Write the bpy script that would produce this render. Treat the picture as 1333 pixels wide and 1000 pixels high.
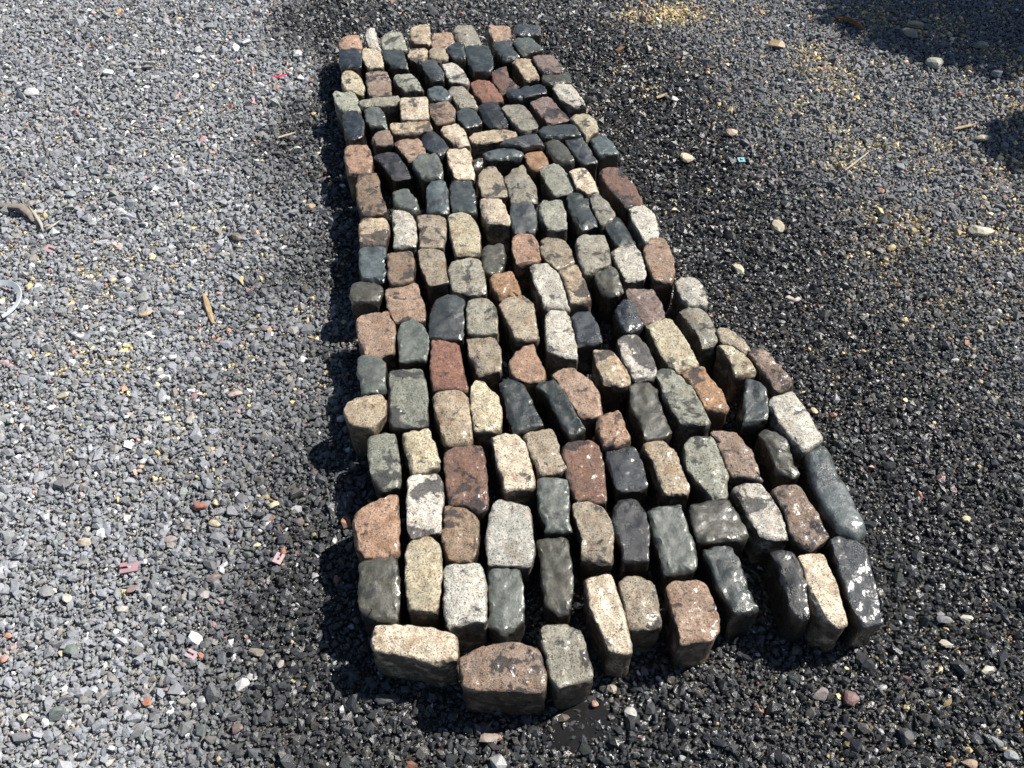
import bpy, math, random
import numpy as np
from mathutils import Vector, noise

for o in list(bpy.data.objects): bpy.data.objects.remove(o)
scn = bpy.context.scene
COL = scn.collection
random.seed(11)
RNG = np.random.default_rng(7)

# ------------------------------------------------------------------ camera
cd = bpy.data.cameras.new('camera'); cam = bpy.data.objects.new('camera', cd); COL.objects.link(cam)
cd.sensor_width = 36.0; cd.lens = 31.868; cd.clip_start = .02; cd.clip_end = 500
cam.location = (0, 0, 1.825); cam.rotation_euler = (math.radians(90 - 49.467), 0, 0)
scn.camera = cam
# ------------------------------------------------------------------ sky, sun, exposure
SUN_AZ, SUN_EL = math.radians(67), math.radians(49)          # azimuth from +Y towards +X
w = bpy.data.worlds.new('World'); scn.world = w; w.use_nodes = True
nt = w.node_tree
sky = nt.nodes.new('ShaderNodeTexSky'); sky.sky_type = 'NISHITA'; sky.sun_disc = False
sky.sun_elevation = SUN_EL; sky.sun_rotation = SUN_AZ; sky.air_density = 1.0; sky.dust_density = .6
bg = nt.nodes['Background']; bg.inputs['Strength'].default_value = .05
nt.links.new(sky.outputs[0], bg.inputs[0])
sd = bpy.data.lights.new('sun', 'SUN'); sd.energy = 5.0; sd.angle = math.radians(.53); sd.color = (1, .955, .88)
sun = bpy.data.objects.new('sun', sd); COL.objects.link(sun)
S = Vector((math.sin(SUN_AZ)*math.cos(SUN_EL), math.cos(SUN_AZ)*math.cos(SUN_EL), math.sin(SUN_EL)))
sun.rotation_euler = S.to_track_quat('Z', 'Y').to_euler(); sun.location = S*20
vs = scn.view_settings
vs.view_transform = 'Standard'; vs.look = 'None'; vs.exposure = 0.55; vs.gamma = 1.0; vs.use_curve_mapping = False

# ------------------------------------------------------------------ helpers
def lin(c, k=1.0):
    return tuple(((v/255/12.92) if v/255 <= .04045 else ((v/255+.055)/1.055)**2.4)*k for v in c)
def smooth(a, b, x):
    t = np.clip((x-a)/(b-a), 0, 1); return t*t*(3-2*t)
def mesh_obj(name, verts, faces, mat, parent=None, loc=None, smooth_sh=True):
    me = bpy.data.meshes.new(name); me.from_pydata(verts, [], faces); me.update()
    if mat: me.materials.append(mat)
    if smooth_sh: me.polygons.foreach_set('use_smooth', [True]*len(me.polygons))
    o = bpy.data.objects.new(name, me); COL.objects.link(o)
    if loc: o.location = loc
    if parent: o.parent = parent
    return o
def tag(o, label=None, cat=None, group=None, kind=None):
    if label: o['label'] = label
    if cat: o['category'] = cat
    if group: o['group'] = group
    if kind: o['kind'] = kind
    return o
class NT:
    """tiny node-building helper"""
    def __init__(s, name):
        s.m = bpy.data.materials.new(name); s.m.use_nodes = True; s.t = s.m.node_tree
        s.b = s.t.nodes['Principled BSDF']
    def n(s, ty, ins=None, **kw):
        nd = s.t.nodes.new('ShaderNode'+ty)
        for k, v in kw.items(): setattr(nd, k, v)
        for k, v in (ins or {}).items(): s.set(nd.inputs[k], v)
        return nd
    def set(s, sock, v):
        if hasattr(v, 'is_output') or isinstance(v, bpy.types.NodeSocket): s.t.links.new(v, sock)
        else: sock.default_value = v
    def math(s, op, a, b=0.0, c=None, clamp=False):
        nd = s.n('Math', {0: a, 1: b}, operation=op, use_clamp=clamp)
        if c is not None: s.set(nd.inputs[2], c)
        return nd.outputs[0]
    def rng(s, v, a, b, c=0.0, d=1.0):
        nd = s.n('MapRange', {'Value': v, 'From Min': a, 'From Max': b, 'To Min': c, 'To Max': d}); return nd.outputs[0]
    def mix(s, f, a, b, mode='MIX'):
        nd = s.n('Mix', data_type='RGBA', blend_type=mode)
        s.set(nd.inputs[0], f); s.set(nd.inputs[6], a); s.set(nd.inputs[7], b); return nd.outputs[2]
    def noise(s, vec, scale, detail=3.0, rough=.55, dist=0.0):
        return s.n('TexNoise', {'Vector': vec, 'Scale': scale, 'Detail': detail, 'Roughness': rough, 'Distortion': dist}).outputs[0]

# ------------------------------------------------------------------ stone materials
#  key: colour seen in sun, kind, stain amount, rust amount, fleck strength
PAL = {
 'org': ((192,144,106), 'g', .18, .4), 'white': ((206,199,180), 'g', .2, .25), 'pgr': ((160,162,140), 'g', .22, .15),
 'tan': ((196,172,134), 'g', .2, .4), 'pink': ((186,148,116), 'g', .24, .3), 'ggr': ((160,154,132), 'g', .2, .2),
 'blu': ((54,63,74), 'b', .3, 0), 'cream': ((224,202,166), 'g', .17, .38), 'dgre': ((78,88,85), 'b', .25, 0),
 'mtan': ((200,174,134), 'g', .5, .5), 'gtan': ((170,152,122), 'g', .22, .3), 'yel': ((202,186,144), 'g', .17, .32),
 'pbr': ((168,138,114), 'g', .3, .25), 'dgr': ((88,94,94), 'b', .3, 0), 'rbr': ((134,92,68), 'g', .3, .2),
 'gre': ((122,130,119), 'b', .15, 0), 'purp': ((144,118,106), 'g', .34, .12), 'oliv': ((104,102,84), 'b', .2, .04),
 'red': ((160,100,70), 'g', .28, .2), 'bgre': ((106,121,122), 'b', .28, 0), 'mbrn': ((158,128,94), 'g', .4, .4),
 'char': ((64,64,67), 'b', .2, 0), 'amb': ((178,128,72), 'g', .15, .35), 'mwht': ((214,204,186), 'g', .5, .25),
 'mblu': ((142,146,126), 'g', .5, .06), 'wgr': ((200,196,180), 'g', .1, .2)}
def sett_material(key):
    col, kind, stain, rust = PAL[key]
    N = NT('stone_'+key); C = lin(col, 1.04 if kind == 'g' else .58); L = .3*C[0]+.59*C[1]+.11*C[2]; q = .68 if kind == 'g' else .66; C = tuple(L+(v-L)*q for v in C)
    tc = N.n('TexCoord'); oi = N.n('ObjectInfo')
    off = N.n('VectorMath', {0: tc.outputs['Object'], 1: N.n('CombineXYZ', {0: N.math('MULTIPLY', oi.outputs['Random'], 37.), 1: N.math('MULTIPLY', oi.outputs['Random'], 91.), 2: 0.}).outputs[0]}, operation='ADD').outputs[0]
    n1 = N.noise(off, 16, 4, .6); n2 = N.noise(off, 55, 4, .65); n3 = N.noise(off, 13, 4, .55, .7)
    rv = N.rng(oi.outputs['Random'], 0, 1, .84, 1.14)
    shade = N.math('MULTIPLY', N.rng(n1, .3, .7, .76, 1.2), rv)
    base = N.mix(1.0, (*C, 1), N.n('CombineColor', {0: shade, 1: shade, 2: shade}).outputs[0], 'MULTIPLY')
    mo = N.rng(N.noise(off, 95, 4, .7), .33, .67, .74, 1.22)
    base = N.mix(1.0, base, N.n('CombineColor', {0: mo, 1: mo, 2: mo}).outputs[0], 'MULTIPLY')
    # rust / iron staining
    rm = N.math('MULTIPLY', N.rng(N.noise(off, 22, 5, .65, .4), .5, .68), rust*1.6, clamp=True)
    base = N.mix(rm, base, (*lin((156,112,66), .8), 1))
    if kind == 'g':
        vc = N.n('TexVoronoi', {'Vector': off, 'Scale': 430., 'Randomness': 1.}, feature='F1')
        sep = N.n('SeparateColor', {0: vc.outputs['Color']})
        dk = N.math('MULTIPLY', N.rng(sep.outputs[0], .76, .84), N.rng(n2, .36, .56, .3, .78))
        base = N.mix(dk, base, (*lin((40,38,38)), 1))
        lt = N.math('MULTIPLY', N.rng(sep.outputs[1], .7, .8), .5)
        base = N.mix(lt, base, N.mix(1.0, base, (1.45, 1.42, 1.38, 1), 'MULTIPLY'))
        md = N.math('MULTIPLY', N.rng(sep.outputs[2], .6, .75), .35)
        base = N.mix(md, base, N.mix(1.0, base, (.55, .54, .53, 1), 'MULTIPLY'))
    else:
        vn = N.rng(N.noise(off, 240, 3, .7), .32, .68, .78, 1.22)
        base = N.mix(1.0, base, N.n('CombineColor', {0: vn, 1: vn, 2: vn}).outputs[0], 'MULTIPLY')
        # mineral veins
        vein = N.rng(N.math('ABSOLUTE', N.math('SUBTRACT', N.noise(off, 6, 3, .55, .8), .5)), 0.0, .004, .08, 0.)
        base = N.mix(vein, base, (*lin((150,156,142)), 1))
    # dark wet blotches / bitumen left on the old setts
    sm = N.rng(N.math('ADD', n3, N.math('MULTIPLY', n2, .35)), .84-stain*.36, .88-stain*.34, 0, .82 if kind == 'g' else .55)
    base = N.mix(sm, base, (*lin((42,42,46)), 1))
    # brown-black residue on the hewn faces, also painted to deepen their shade
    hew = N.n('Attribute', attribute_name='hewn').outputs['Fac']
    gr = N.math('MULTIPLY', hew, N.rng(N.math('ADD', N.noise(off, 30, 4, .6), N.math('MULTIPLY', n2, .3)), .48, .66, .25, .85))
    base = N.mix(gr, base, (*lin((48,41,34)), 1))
    N.set(N.b.inputs['Base Color'], base)
    wet = N.noise(off, 26, 4, .6)
    if kind == 'g': r = N.rng(wet, .36, .62, .25, .6)
    else: r = N.rng(wet, .36, .62, .2, .4)
    N.set(N.b.inputs['Roughness'], N.math('SUBTRACT', r, N.math('MULTIPLY', sm, .12), clamp=True))
    N.b.inputs['Specular IOR Level'].default_value = .5
    # film of water still lying on the stone: smooth coat with its own rippled normal
    film = N.rng(N.noise(off, 34, 4, .6), .42, .62, .1, .9) if kind == 'g' else N.rng(N.noise(off, 30, 3, .6), .35, .5, .5, 1.)
    N.set(N.b.inputs['Coat Weight'], film); N.b.inputs['Coat Roughness'].default_value = .27 if kind == 'g' else .22; N.b.inputs['Coat IOR'].default_value = 1.45
    gl = {'blu': .13, 'char': .13, 'pbr': .16, 'purp': .2, 'dgr': .1, 'white': .1, 'pink': .12, 'rbr': .13}.get(key, .08 if kind == 'g' else .04)
    ch = N.math('ADD', N.noise(off, 40, 1.5, .5), N.math('MULTIPLY', N.noise(off, 170, 1.5, .5), gl))
    N.set(N.b.inputs['Coat Normal'], N.n('Bump', {'Height': ch, 'Strength': 1., 'Distance': .0075 if kind == 'g' else .0048}).outputs[0])
    spk = {'blu': .5, 'char': .4, 'pbr': .75, 'purp': .75, 'dgr': .4, 'red': .6, 'pink': .6}.get(key, .5 if kind == 'g' else .22)
    h = N.math('ADD', N.math('MULTIPLY', N.noise(off, 60, 6, .68), 1.0 if kind == 'g' else .75), N.math('MULTIPLY', N.noise(off, 420, 3, .7), spk))
    bp = N.n('Bump', {'Height': h, 'Strength': 1. if kind == 'g' else .6, 'Distance': .006})
    N.set(N.b.inputs['Normal'], bp.outputs[0])
    return N.m
MAT = {k: sett_material(k) for k in PAL}

def plain(name, col, rough=.6, k=.86, spec=.4, vary=.2, scale=120, bump=.3, dist=.002, trans=0):
    N = NT(name); tc = N.n('TexCoord'); oi = N.n('ObjectInfo')
    off = N.n('VectorMath', {0: tc.outputs['Object'], 1: N.n('CombineXYZ', {0: N.math('MULTIPLY', oi.outputs['Random'], 19.)}).outputs[0]}, operation='ADD').outputs[0]
    n = N.noise(off, scale, 4, .65); s = N.rng(n, .3, .7, 1-vary, 1+vary)
    c = N.n('CombineColor', {0: s, 1: s, 2: s}).outputs[0]
    tint = N.n('RGB'); tint.outputs[0].default_value = (*lin(col, k), 1)
    N.set(N.b.inputs['Base Color'], N.mix(1.0, tint.outputs[0], c, 'MULTIPLY'))
    N.b.inputs['Roughness'].default_value = rough; N.b.inputs['Specular IOR Level'].default_value = spec
    N.set(N.b.inputs['Normal'], N.n('Bump', {'Height': N.noise(off, scale*1.7, 4, .6), 'Strength': bump, 'Distance': dist}).outputs[0])
    return N.m
def pebble_material():
    N = NT('pebble_stone'); tc = N.n('TexCoord'); oi = N.n('ObjectInfo')
    off = N.n('VectorMath', {0: tc.outputs['Object'], 1: N.n('CombineXYZ', {0: N.math('MULTIPLY', oi.outputs['Random'], 19.)}).outputs[0]}, operation='ADD').outputs[0]
    s = N.rng(N.noise(off, 150, 5, .7), .3, .7, .72, 1.22)
    c = N.n('CombineColor', {0: s, 1: s, 2: s}).outputs[0]
    N.set(N.b.inputs['Base Color'], N.mix(1.0, oi.outputs['Color'], c, 'MULTIPLY'))
    N.b.inputs['Roughness'].default_value = .55
    N.set(N.b.inputs['Normal'], N.n('Bump', {'Height': N.noise(off, 300, 4, .65), 'Strength': .5, 'Distance': .002}).outputs[0])
    return N.m
M_PEB = pebble_material()

# ------------------------------------------------------------------ wetness of the ground (where water was poured)
def left_edge(y): return -.28 - .115*y
def right_edge(y): return 1.02 - .27*y
def wetness(x, y, nz):
    dl = left_edge(y) - x + nz*.26
    width = .31 + .24*(1-smooth(.75, 2.3, y))
    wl = .94*(1 - smooth(.0, 1, dl/width))
    dr = x - right_edge(y) + nz*.25
    wr = 1 - (.30+.30*smooth(1.2, 2.6, y))*smooth(.2, .9, dr)
    wt = np.minimum(wl, wr)
    far = smooth(3.35, 3.9, y+nz*.2)
    return np.clip(wt*(1-.35*far), 0, 1)
def lattice_noise(x, y, f, seed):
    """smooth value noise on arrays"""
    r = np.random.default_rng(seed).random((64, 64))
    u, v = x*f+100, y*f+100; i, j = np.floor(u).astype(int), np.floor(v).astype(int)
    a, b = u-i, v-j; a = a*a*(3-2*a); b = b*b*(3-2*b)
    g = lambda p, q: r[p % 64, q % 64]
    return (g(i,j)*(1-a)+g(i+1,j)*a)*(1-b)+(g(i,j+1)*(1-a)+g(i+1,j+1)*a)*b

# ------------------------------------------------------------------ ground sheet
def ground_material():
    N = NT('gravel_bed'); g = N.n('NewGeometry'); p = g.outputs['Position']
    v = N.n('TexVoronoi', {'Vector': p, 'Scale': 85.}, feature='F1')
    sep = N.n('SeparateColor', {0: v.outputs['Color']})
    s = N.math('MULTIPLY', N.rng(sep.outputs[0], 0, 1, .5, 1.5), N.rng(N.noise(p, 1.3, 3), .3, .7, .7, 1.25))
    c = N.n('CombineColor', {0: s, 1: s, 2: s}).outputs[0]
    wt = N.n('Attribute', attribute_name='damp').outputs['Fac']
    b = N.mix(1.0, N.mix(wt, (.31, .30, .285, 1), (.034, .032, .030, 1)), c, 'MULTIPLY')
    b = N.mix(N.math('MULTIPLY', N.rng(sep.outputs[1], .9, .94), .5), b, (.22, .18, .11, 1))
    N.set(N.b.inputs['Base Color'], b); N.b.inputs['Roughness'].default_value = .6
    h = N.math('ADD', N.math('MULTIPLY', v.outputs['Distance'], -1.), N.math('MULTIPLY', N.noise(p, 420, 3, .6), .35))
    N.set(N.b.inputs['Normal'], N.n('Bump', {'Height': h, 'Strength': 1., 'Distance': .006}).outputs[0])
    return N.m
def gh(x, y):        # gentle unevenness of the yard
    return (lattice_noise(x, y, 3.1, 3)-.5)*.010 + (lattice_noise(x, y, 9.0, 4)-.5)*.005
M_GROUND = ground_material()
def build_ground():
    xs = np.concatenate([[-150,-40,-12,-6], np.arange(-3.4, 3.41, .05), [6,12,40,150]])
    ys = np.concatenate([[-150,-40,-10,-3,-.8], np.arange(0, 5.01, .05), [8,14,40,150]])
    X, Y = np.meshgrid(xs, ys); Z = gh(X, Y)-.002
    V = np.stack([X, Y, Z], -1).reshape(-1, 3).tolist(); n = len(xs)
    Fc = [(j*n+i, j*n+i+1, (j+1)*n+i+1, (j+1)*n+i) for j in range(len(ys)-1) for i in range(n-1)]
    o = mesh_obj('ground', V, Fc, M_GROUND)
    nz = lattice_noise(X, Y, 2.3, 21)-.5+.6*(lattice_noise(X, Y, 7.7, 22)-.5)
    o.data.attributes.new('damp', 'FLOAT', 'POINT').data.foreach_set('value', wetness(X, Y, nz).ravel())
    tag(o, kind='structure')
build_ground()

# ------------------------------------------------------------------ data: setts (colour key, flag, top height mm, tilts per mille, outline mm, label)
SETTS = [
 ('org','',119,-40,23,(-629,3098,-624,3138,-571,3161,-551,3076,-547,3038,-618,3041),'orange-brown granite sett in the farthest row, at the far end'),
 ('white','',114,-5,-79,(-552,3210,-516,3230,-497,3132,-472,3037,-514,3060),'whitish granite sett in the farthest row, at the far end'),
 ('pgr','',131,7,47,(-474,3131,-456,3146,-408,3153,-392,3085,-377,3033,-463,3038),'pale greenish-grey granite sett in the farthest row, at the far end'),
 ('tan','',122,14,-10,(-376,3201,-365,3225,-311,3225,-303,3139,-297,3088,-352,3102,-370,3124),'tan granite sett in the farthest row, at the far end'),
 ('pink','',121,5,-44,(-296,3154,-289,3168,-223,3175,-214,3095,-239,3038,-286,3048),'pinkish granite sett right of a tan one, at the far end'),
 ('ggr','',123,24,2,(-214,3178,-205,3212,-153,3222,-134,3154,-112,3087,-166,3065,-206,3132),'grey speckled granite sett in the farthest row, at the far end'),
 ('blu','',123,77,2,(-620,3039,-616,3054,-556,3050,-537,2957,-532,2922,-600,2927,-613,2983),'blue-black wet sett behind a yellowish one, at the far end'),
 ('cream','',122,6,-18,(-541,3037,-536,3053,-491,3061,-468,2995,-454,2931,-510,2924,-533,3004),'cream granite sett left of a dark green one, at the far end'),
 ('dgre','',123,-12,71,(-463,3028,-455,3042,-397,3043,-385,2988,-365,2933,-422,2939,-451,2986),'dark green sett right of a cream one, at the far end'),
 ('mtan','',125,6,24,(-371,3044,-310,3047,-300,2983,-321,2953,-359,2976,-370,3006),'tan black-mottled sett right of a dark green one, at the far end'),
 ('gtan','',135,-8,-22,(-293,3012,-288,3033,-245,3042,-232,2980,-226,2948,-288,2963),'greyish tan granite sett right of a tan mottled one, at the far end'),
 ('dgre','',137,-51,-13,(-233,3054,-219,3068,-186,3075,-165,2996,-168,2963,-211,2967,-229,3014),'dark green sett right of a greyish tan one, at the far end'),
 ('dgre','',128,80,-33,(-168,3056,-161,3076,-89,3070,-73,2979,-64,2904,-82,2882,-134,2890,-157,2983),'dark green sett behind a brick-red one, at the far end'),
 ('yel','',113,23,-18,(-596,2899,-589,2922,-565,2929,-535,2881,-509,2811,-507,2767,-573,2792,-587,2845),'yellowish tan granite sett on the left edge'),
 ('pbr','',123,16,8,(-508,2879,-499,2894,-443,2900,-425,2833,-410,2751,-482,2746,-497,2814),'pinkish brown sett left of a pale greenish one, at the far end'),
 ('pgr','',126,-15,45,(-406,2848,-403,2866,-352,2874,-334,2843,-306,2783,-365,2775,-391,2815),'pale greenish-grey granite sett right of a pinkish brown one, at the far end'),
 ('dgr','',133,1,-16,(-319,2932,-304,2956,-276,2964,-244,2885,-233,2824,-276,2824,-300,2885),'dark grey sett left of a whitish one, at the far end'),
 ('white','',129,17,-36,(-253,2947,-202,2946,-176,2900,-150,2828,-157,2805,-213,2822,-232,2894),'whitish granite sett right of a dark grey one, at the far end'),
 ('rbr','',123,37,-3,(-72,2898,-62,2908,-22,2933,-13,2856,26,2795,14,2781,-37,2763,-61,2844),'red-brown sett right of a brick-red one, at the far end'),
 ('tan','',123,7,-1,(3,2967,13,2982,62,2984,84,2923,93,2855,43,2849,23,2924),'tan granite sett right of a red-brown one, at the far end'),
 ('pink','',125,-68,61,(-87,3199,-79,3210,-19,3211,-12,3208,-6,3118,-64,3100,-78,3158),'pinkish granite sett right of a grey speckled one, at the far end'),
 ('dgr','',126,-31,34,(18,3202,24,3218,95,3218,104,3202,103,3155,33,3147,18,3158),'dark grey sett on the right edge'),
 ('dgre','',127,1,37,(-68,3081,-56,3096,-1,3100,7,3043,27,2991,-30,2977,-51,3028),'dark green sett left of a grey-green one, at the far end'),
 ('gre','',136,19,55,(1,3081,15,3095,68,3099,86,3064,110,3026,40,3000,23,3029),'grey-green sett on the right edge'),
 ('purp','',136,-36,-18,(74,2962,85,2978,146,2983,161,2935,181,2874,115,2859,92,2915),'purplish brown sett on the right edge'),
 ('oliv','',129,-60,-9,(109,2851,119,2867,194,2877,202,2826,141,2809,110,2825),'olive-grey sett on the right edge'),
 ('white','',131,37,20,(141,2786,153,2799,194,2805,218,2754,247,2677,210,2666,169,2709),'whitish granite sett right of a blue-black one, at the far end'),
 ('red','',116,82,19,(-143,2838,-136,2851,-81,2849,-49,2783,-30,2719,-56,2715,-99,2724,-124,2779),'brick-red sett right of a grey speckled one, at the far end'),
 ('blu','cross',129,17,-60,(-13,2762,-1,2777,98,2812,115,2773,112,2750,18,2721,-9,2738),'blue-black wet sett laid crosswise, at the far end'),
 ('purp','',118,-43,67,(61,2706,77,2723,128,2735,157,2675,193,2616,120,2596,91,2652),'purplish brown sett right of a grey speckled one, at the far end'),
 ('ggr','',121,-8,-9,(-220,2787,-209,2802,-177,2814,-136,2745,-113,2682,-172,2674,-198,2737),'grey speckled granite sett right of a blue-green one, at the far end'),
 ('bgre','',128,18,9,(-283,2769,-275,2787,-239,2789,-209,2739,-224,2719,-275,2720),'blue-green glossy sett left of a grey speckled one, at the far end'),
 ('pgr','',119,-110,6,(-605,2747,-602,2765,-541,2774,-520,2713,-507,2674,-564,2661,-588,2701),'pale greenish-grey granite sett on the left edge'),
 ('blu','',126,43,-4,(-561,2638,-554,2649,-507,2641,-489,2579,-479,2507,-512,2483,-541,2543),'blue-black wet sett left of a grey-green one, in the far half'),
 ('ggr','cross',122,14,-54,(-518,2716,-506,2728,-394,2749,-378,2720,-382,2698,-504,2678),'grey speckled granite sett laid crosswise, at the far end'),
 ('gre','',120,-35,10,(-489,2660,-477,2681,-443,2686,-425,2630,-410,2572,-462,2570,-478,2608),'grey-green sett right of a blue-black one, at the far end'),
 ('cream','',135,27,40,(-372,2706,-363,2716,-289,2718,-280,2664,-276,2591,-361,2594),'cream granite sett left of a rust-stained one, at the far end'),
 ('mbrn','',126,10,-16,(-278,2675,-273,2692,-206,2705,-192,2645,-190,2590,-247,2578,-270,2633),'brown rust-stained sett right of a cream one, at the far end'),
 ('dgre','',124,-85,-42,(-180,2643,-168,2671,-138,2680,-113,2628,-101,2587,-149,2552,-173,2598),'dark green sett right of a rust-stained one, at the far end'),
 ('char','',119,29,23,(-110,2686,-98,2709,-60,2718,-40,2669,-13,2597,-18,2571,-73,2571,-93,2632),'charcoal sett left of a grey speckled one, at the far end'),
 ('ggr','',131,54,-11,(-32,2665,-22,2678,33,2677,60,2616,85,2540,36,2518,-5,2594),'grey speckled granite sett right of a charcoal one, at the far end'),
 ('yel','',130,68,0,(194,2609,212,2621,244,2624,267,2592,280,2532,237,2485,223,2544),'yellowish tan granite sett right of a dark green one, at the far end'),
 ('dgre','cross',130,-6,-56,(89,2543,96,2554,187,2576,216,2544,221,2502,110,2487,92,2515),'dark green sett laid crosswise, in the far half'),
 ('bgre','',126,-29,4,(254,2499,283,2516,307,2492,337,2425,335,2413,274,2404,261,2465),'blue-green glossy sett right of a dark grey one, in the far half'),
 ('tan','cross',123,11,-75,(-133,2506,-124,2528,-16,2551,-1,2547,12,2507,-23,2485,-119,2467),'tan granite sett laid crosswise, in the far half'),
 ('dgr','cross',135,48,-12,(-36,2454,-23,2470,73,2501,91,2474,98,2442,43,2433,13,2440),'dark grey sett laid crosswise, in the far half'),
 ('bgre','cross',120,0,24,(-89,2424,-78,2436,6,2463,21,2453,35,2418,17,2401,-74,2389),'blue-green glossy sett laid crosswise, in the far half'),
 ('oliv','',127,14,-69,(102,2476,117,2493,147,2500,168,2454,192,2378,182,2359,139,2366,119,2427),'olive-grey sett right of an amber one, in the far half'),
 ('dgr','',119,47,8,(170,2494,185,2506,229,2506,241,2455,268,2375,222,2366,196,2427),'dark grey sett right of an olive-grey one, in the far half'),
 ('amb','',117,-30,-51,(41,2423,50,2433,94,2446,108,2393,114,2361,70,2340,53,2358),'amber sett right of a blue-green one, in the far half'),
 ('oliv','',120,41,-8,(-129,2378,-96,2403,-93,2369,-116,2347),'olive-grey sett right of a cream one, in the far half'),
 ('mtan','cross',131,7,-53,(-395,2563,-388,2574,-274,2583,-262,2541,-263,2520,-383,2514),'tan black-mottled sett laid crosswise, in the far half'),
 ('cream','',122,81,-27,(-232,2549,-223,2565,-182,2588,-155,2526,-134,2458,-171,2449,-195,2485),'cream granite sett left of a tan one, in the far half'),
 ('pbr','',120,44,3,(-448,2502,-440,2527,-408,2551,-394,2524,-384,2473,-441,2470),'pinkish brown sett right of a blue-black one, in the far half'),
 ('pink','',125,52,-63,(-376,2478,-366,2491,-300,2491,-279,2425,-274,2405,-319,2369,-354,2438),'pinkish granite sett left of a blue-black one, in the far half'),
 ('blu','',127,-38,-50,(-292,2509,-279,2530,-253,2535,-228,2492,-199,2433,-227,2405,-268,2429),'blue-black wet sett right of a pinkish one, in the far half'),
 ('org','',121,41,-5,(-531,2451,-525,2462,-462,2461,-443,2384,-437,2318,-504,2316,-522,2389),'orange-brown granite sett left of a charcoal one, in the far half'),
 ('char','',116,-40,54,(-433,2401,-422,2419,-374,2433,-346,2383,-306,2313,-369,2299,-398,2358),'charcoal sett right of an orange-brown one, in the far half'),
 ('gre','',130,-39,87,(-307,2363,-294,2390,-241,2404,-225,2367,-215,2309,-218,2291,-274,2286,-298,2331),'grey-green sett left of a cream one, in the far half'),
 ('cream','',123,-43,-5,(-206,2418,-196,2434,-145,2442,-131,2398,-114,2292,-172,2286,-193,2358),'cream granite sett right of a grey-green one, in the far half'),
 ('mbrn','',130,58,37,(-475,2286,-466,2300,-415,2296,-404,2265,-403,2216,-370,2135,-381,2111,-439,2110,-462,2194),'brown rust-stained sett on the left edge'),
 ('gre','',123,-20,-52,(-359,2217,-348,2232,-321,2242,-300,2201,-276,2149,-291,2125,-340,2147),'grey-green sett right of a rust-stained one, in the far half'),
 ('bgre','',125,-21,9,(-254,2252,-245,2269,-210,2278,-195,2225,-187,2123,-247,2119,-254,2185),'blue-green glossy sett right of a grey-green one, in the far half'),
 ('dgre','',119,-19,-32,(-185,2268,-176,2287,-126,2288,-113,2194,-106,2126,-176,2130,-184,2204),'dark green sett right of a blue-green one, in the far half'),
 ('gtan','',119,-42,-36,(-98,2331,-89,2347,-53,2354,-37,2304,-19,2238,-17,2203,-88,2199,-98,2264),'greyish tan granite sett right of a dark green one, in the far half'),
 ('ggr','',119,20,4,(-22,2296,-1,2330,33,2359,49,2306,69,2248,76,2176,-1,2180,-12,2245),'grey speckled granite sett left of a pale greenish one, in the far half'),
 ('pgr','',118,18,10,(88,2337,100,2361,145,2365,169,2307,193,2238,169,2217,124,2212,108,2274),'pale greenish-grey granite sett right of a grey speckled one, in the far half'),
 ('cream','',132,-7,-7,(179,2306,187,2317,234,2323,248,2266,260,2212,227,2197,194,2236),'cream granite sett right of a pale greenish one, in the far half'),
 ('dgre','',121,4,18,(165,2195,180,2216,218,2219,235,2157,252,2068,196,2048,179,2110),'dark green sett right of a pale greenish one, in the far half'),
 ('ggr','',126,-9,20,(231,2193,260,2211,281,2167,305,2110,293,2084,261,2068,238,2135),'grey speckled granite sett right of a dark green one, in the far half'),
 ('rbr','',125,9,-33,(272,2319,294,2343,333,2340,357,2288,378,2216,391,2153,337,2139,308,2205,285,2276),'red-brown sett on the right edge'),
 ('white','',126,-36,-30,(347,2133,359,2149,400,2152,416,2106,420,2035,422,2004,377,1986,363,2049),'whitish granite sett behind a pinkish one, in the far half'),
 ('cream','',126,75,36,(-94,2175,-84,2184,-39,2181,-25,2138,-6,2085,-8,2068,-72,2076,-86,2133),'cream granite sett right of a dark green one, in the far half'),
 ('dgr','',125,-6,35,(-1,2150,9,2162,64,2159,70,2090,65,2035,6,2034,-1,2089),'dark grey sett right of a cream one, in the far half'),
 ('pgr','',132,44,-7,(83,2157,91,2167,146,2162,154,2104,158,2041,105,2036,87,2103),'pale greenish-grey granite sett right of a dark grey one, in the far half'),
 ('mtan','',126,-12,-10,(-444,2089,-435,2097,-378,2101,-366,2074,-360,2028,-363,1972,-431,1971),'tan black-mottled sett on the left edge'),
 ('white','',121,-9,-77,(-353,2134,-346,2146,-305,2144,-286,2082,-276,2014,-274,1970,-338,1970,-336,2036,-347,2082),'whitish granite sett right of a tan mottled one, in the far half'),
 ('gtan','',119,15,-33,(-278,2106,-269,2123,-221,2125,-192,2083,-188,2034,-199,1966,-262,1967,-264,2046),'greyish tan granite sett right of a whitish one, in the far half'),
 ('yel','',128,-46,-13,(-182,2091,-173,2113,-129,2115,-104,2074,-94,2002,-92,1941,-159,1935,-172,2023),'yellowish tan granite sett right of a greyish tan one, in the far half'),
 ('bgre','',127,-37,-26,(-430,1956,-421,1967,-363,1971,-352,1904,-344,1823,-368,1822,-406,1830,-424,1901),'blue-green glossy sett on the left edge'),
 ('mbrn','',137,-24,-25,(-344,1916,-335,1928,-284,1932,-275,1893,-272,1812,-333,1801,-341,1867),'brown rust-stained sett right of a blue-green one, mid-way along the array'),
 ('gtan','',122,1,-1,(-265,1952,-258,1961,-206,1963,-193,1937,-190,1884,-173,1824,-229,1815,-246,1870),'greyish tan granite sett right of a rust-stained one, mid-way along the array'),
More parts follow.
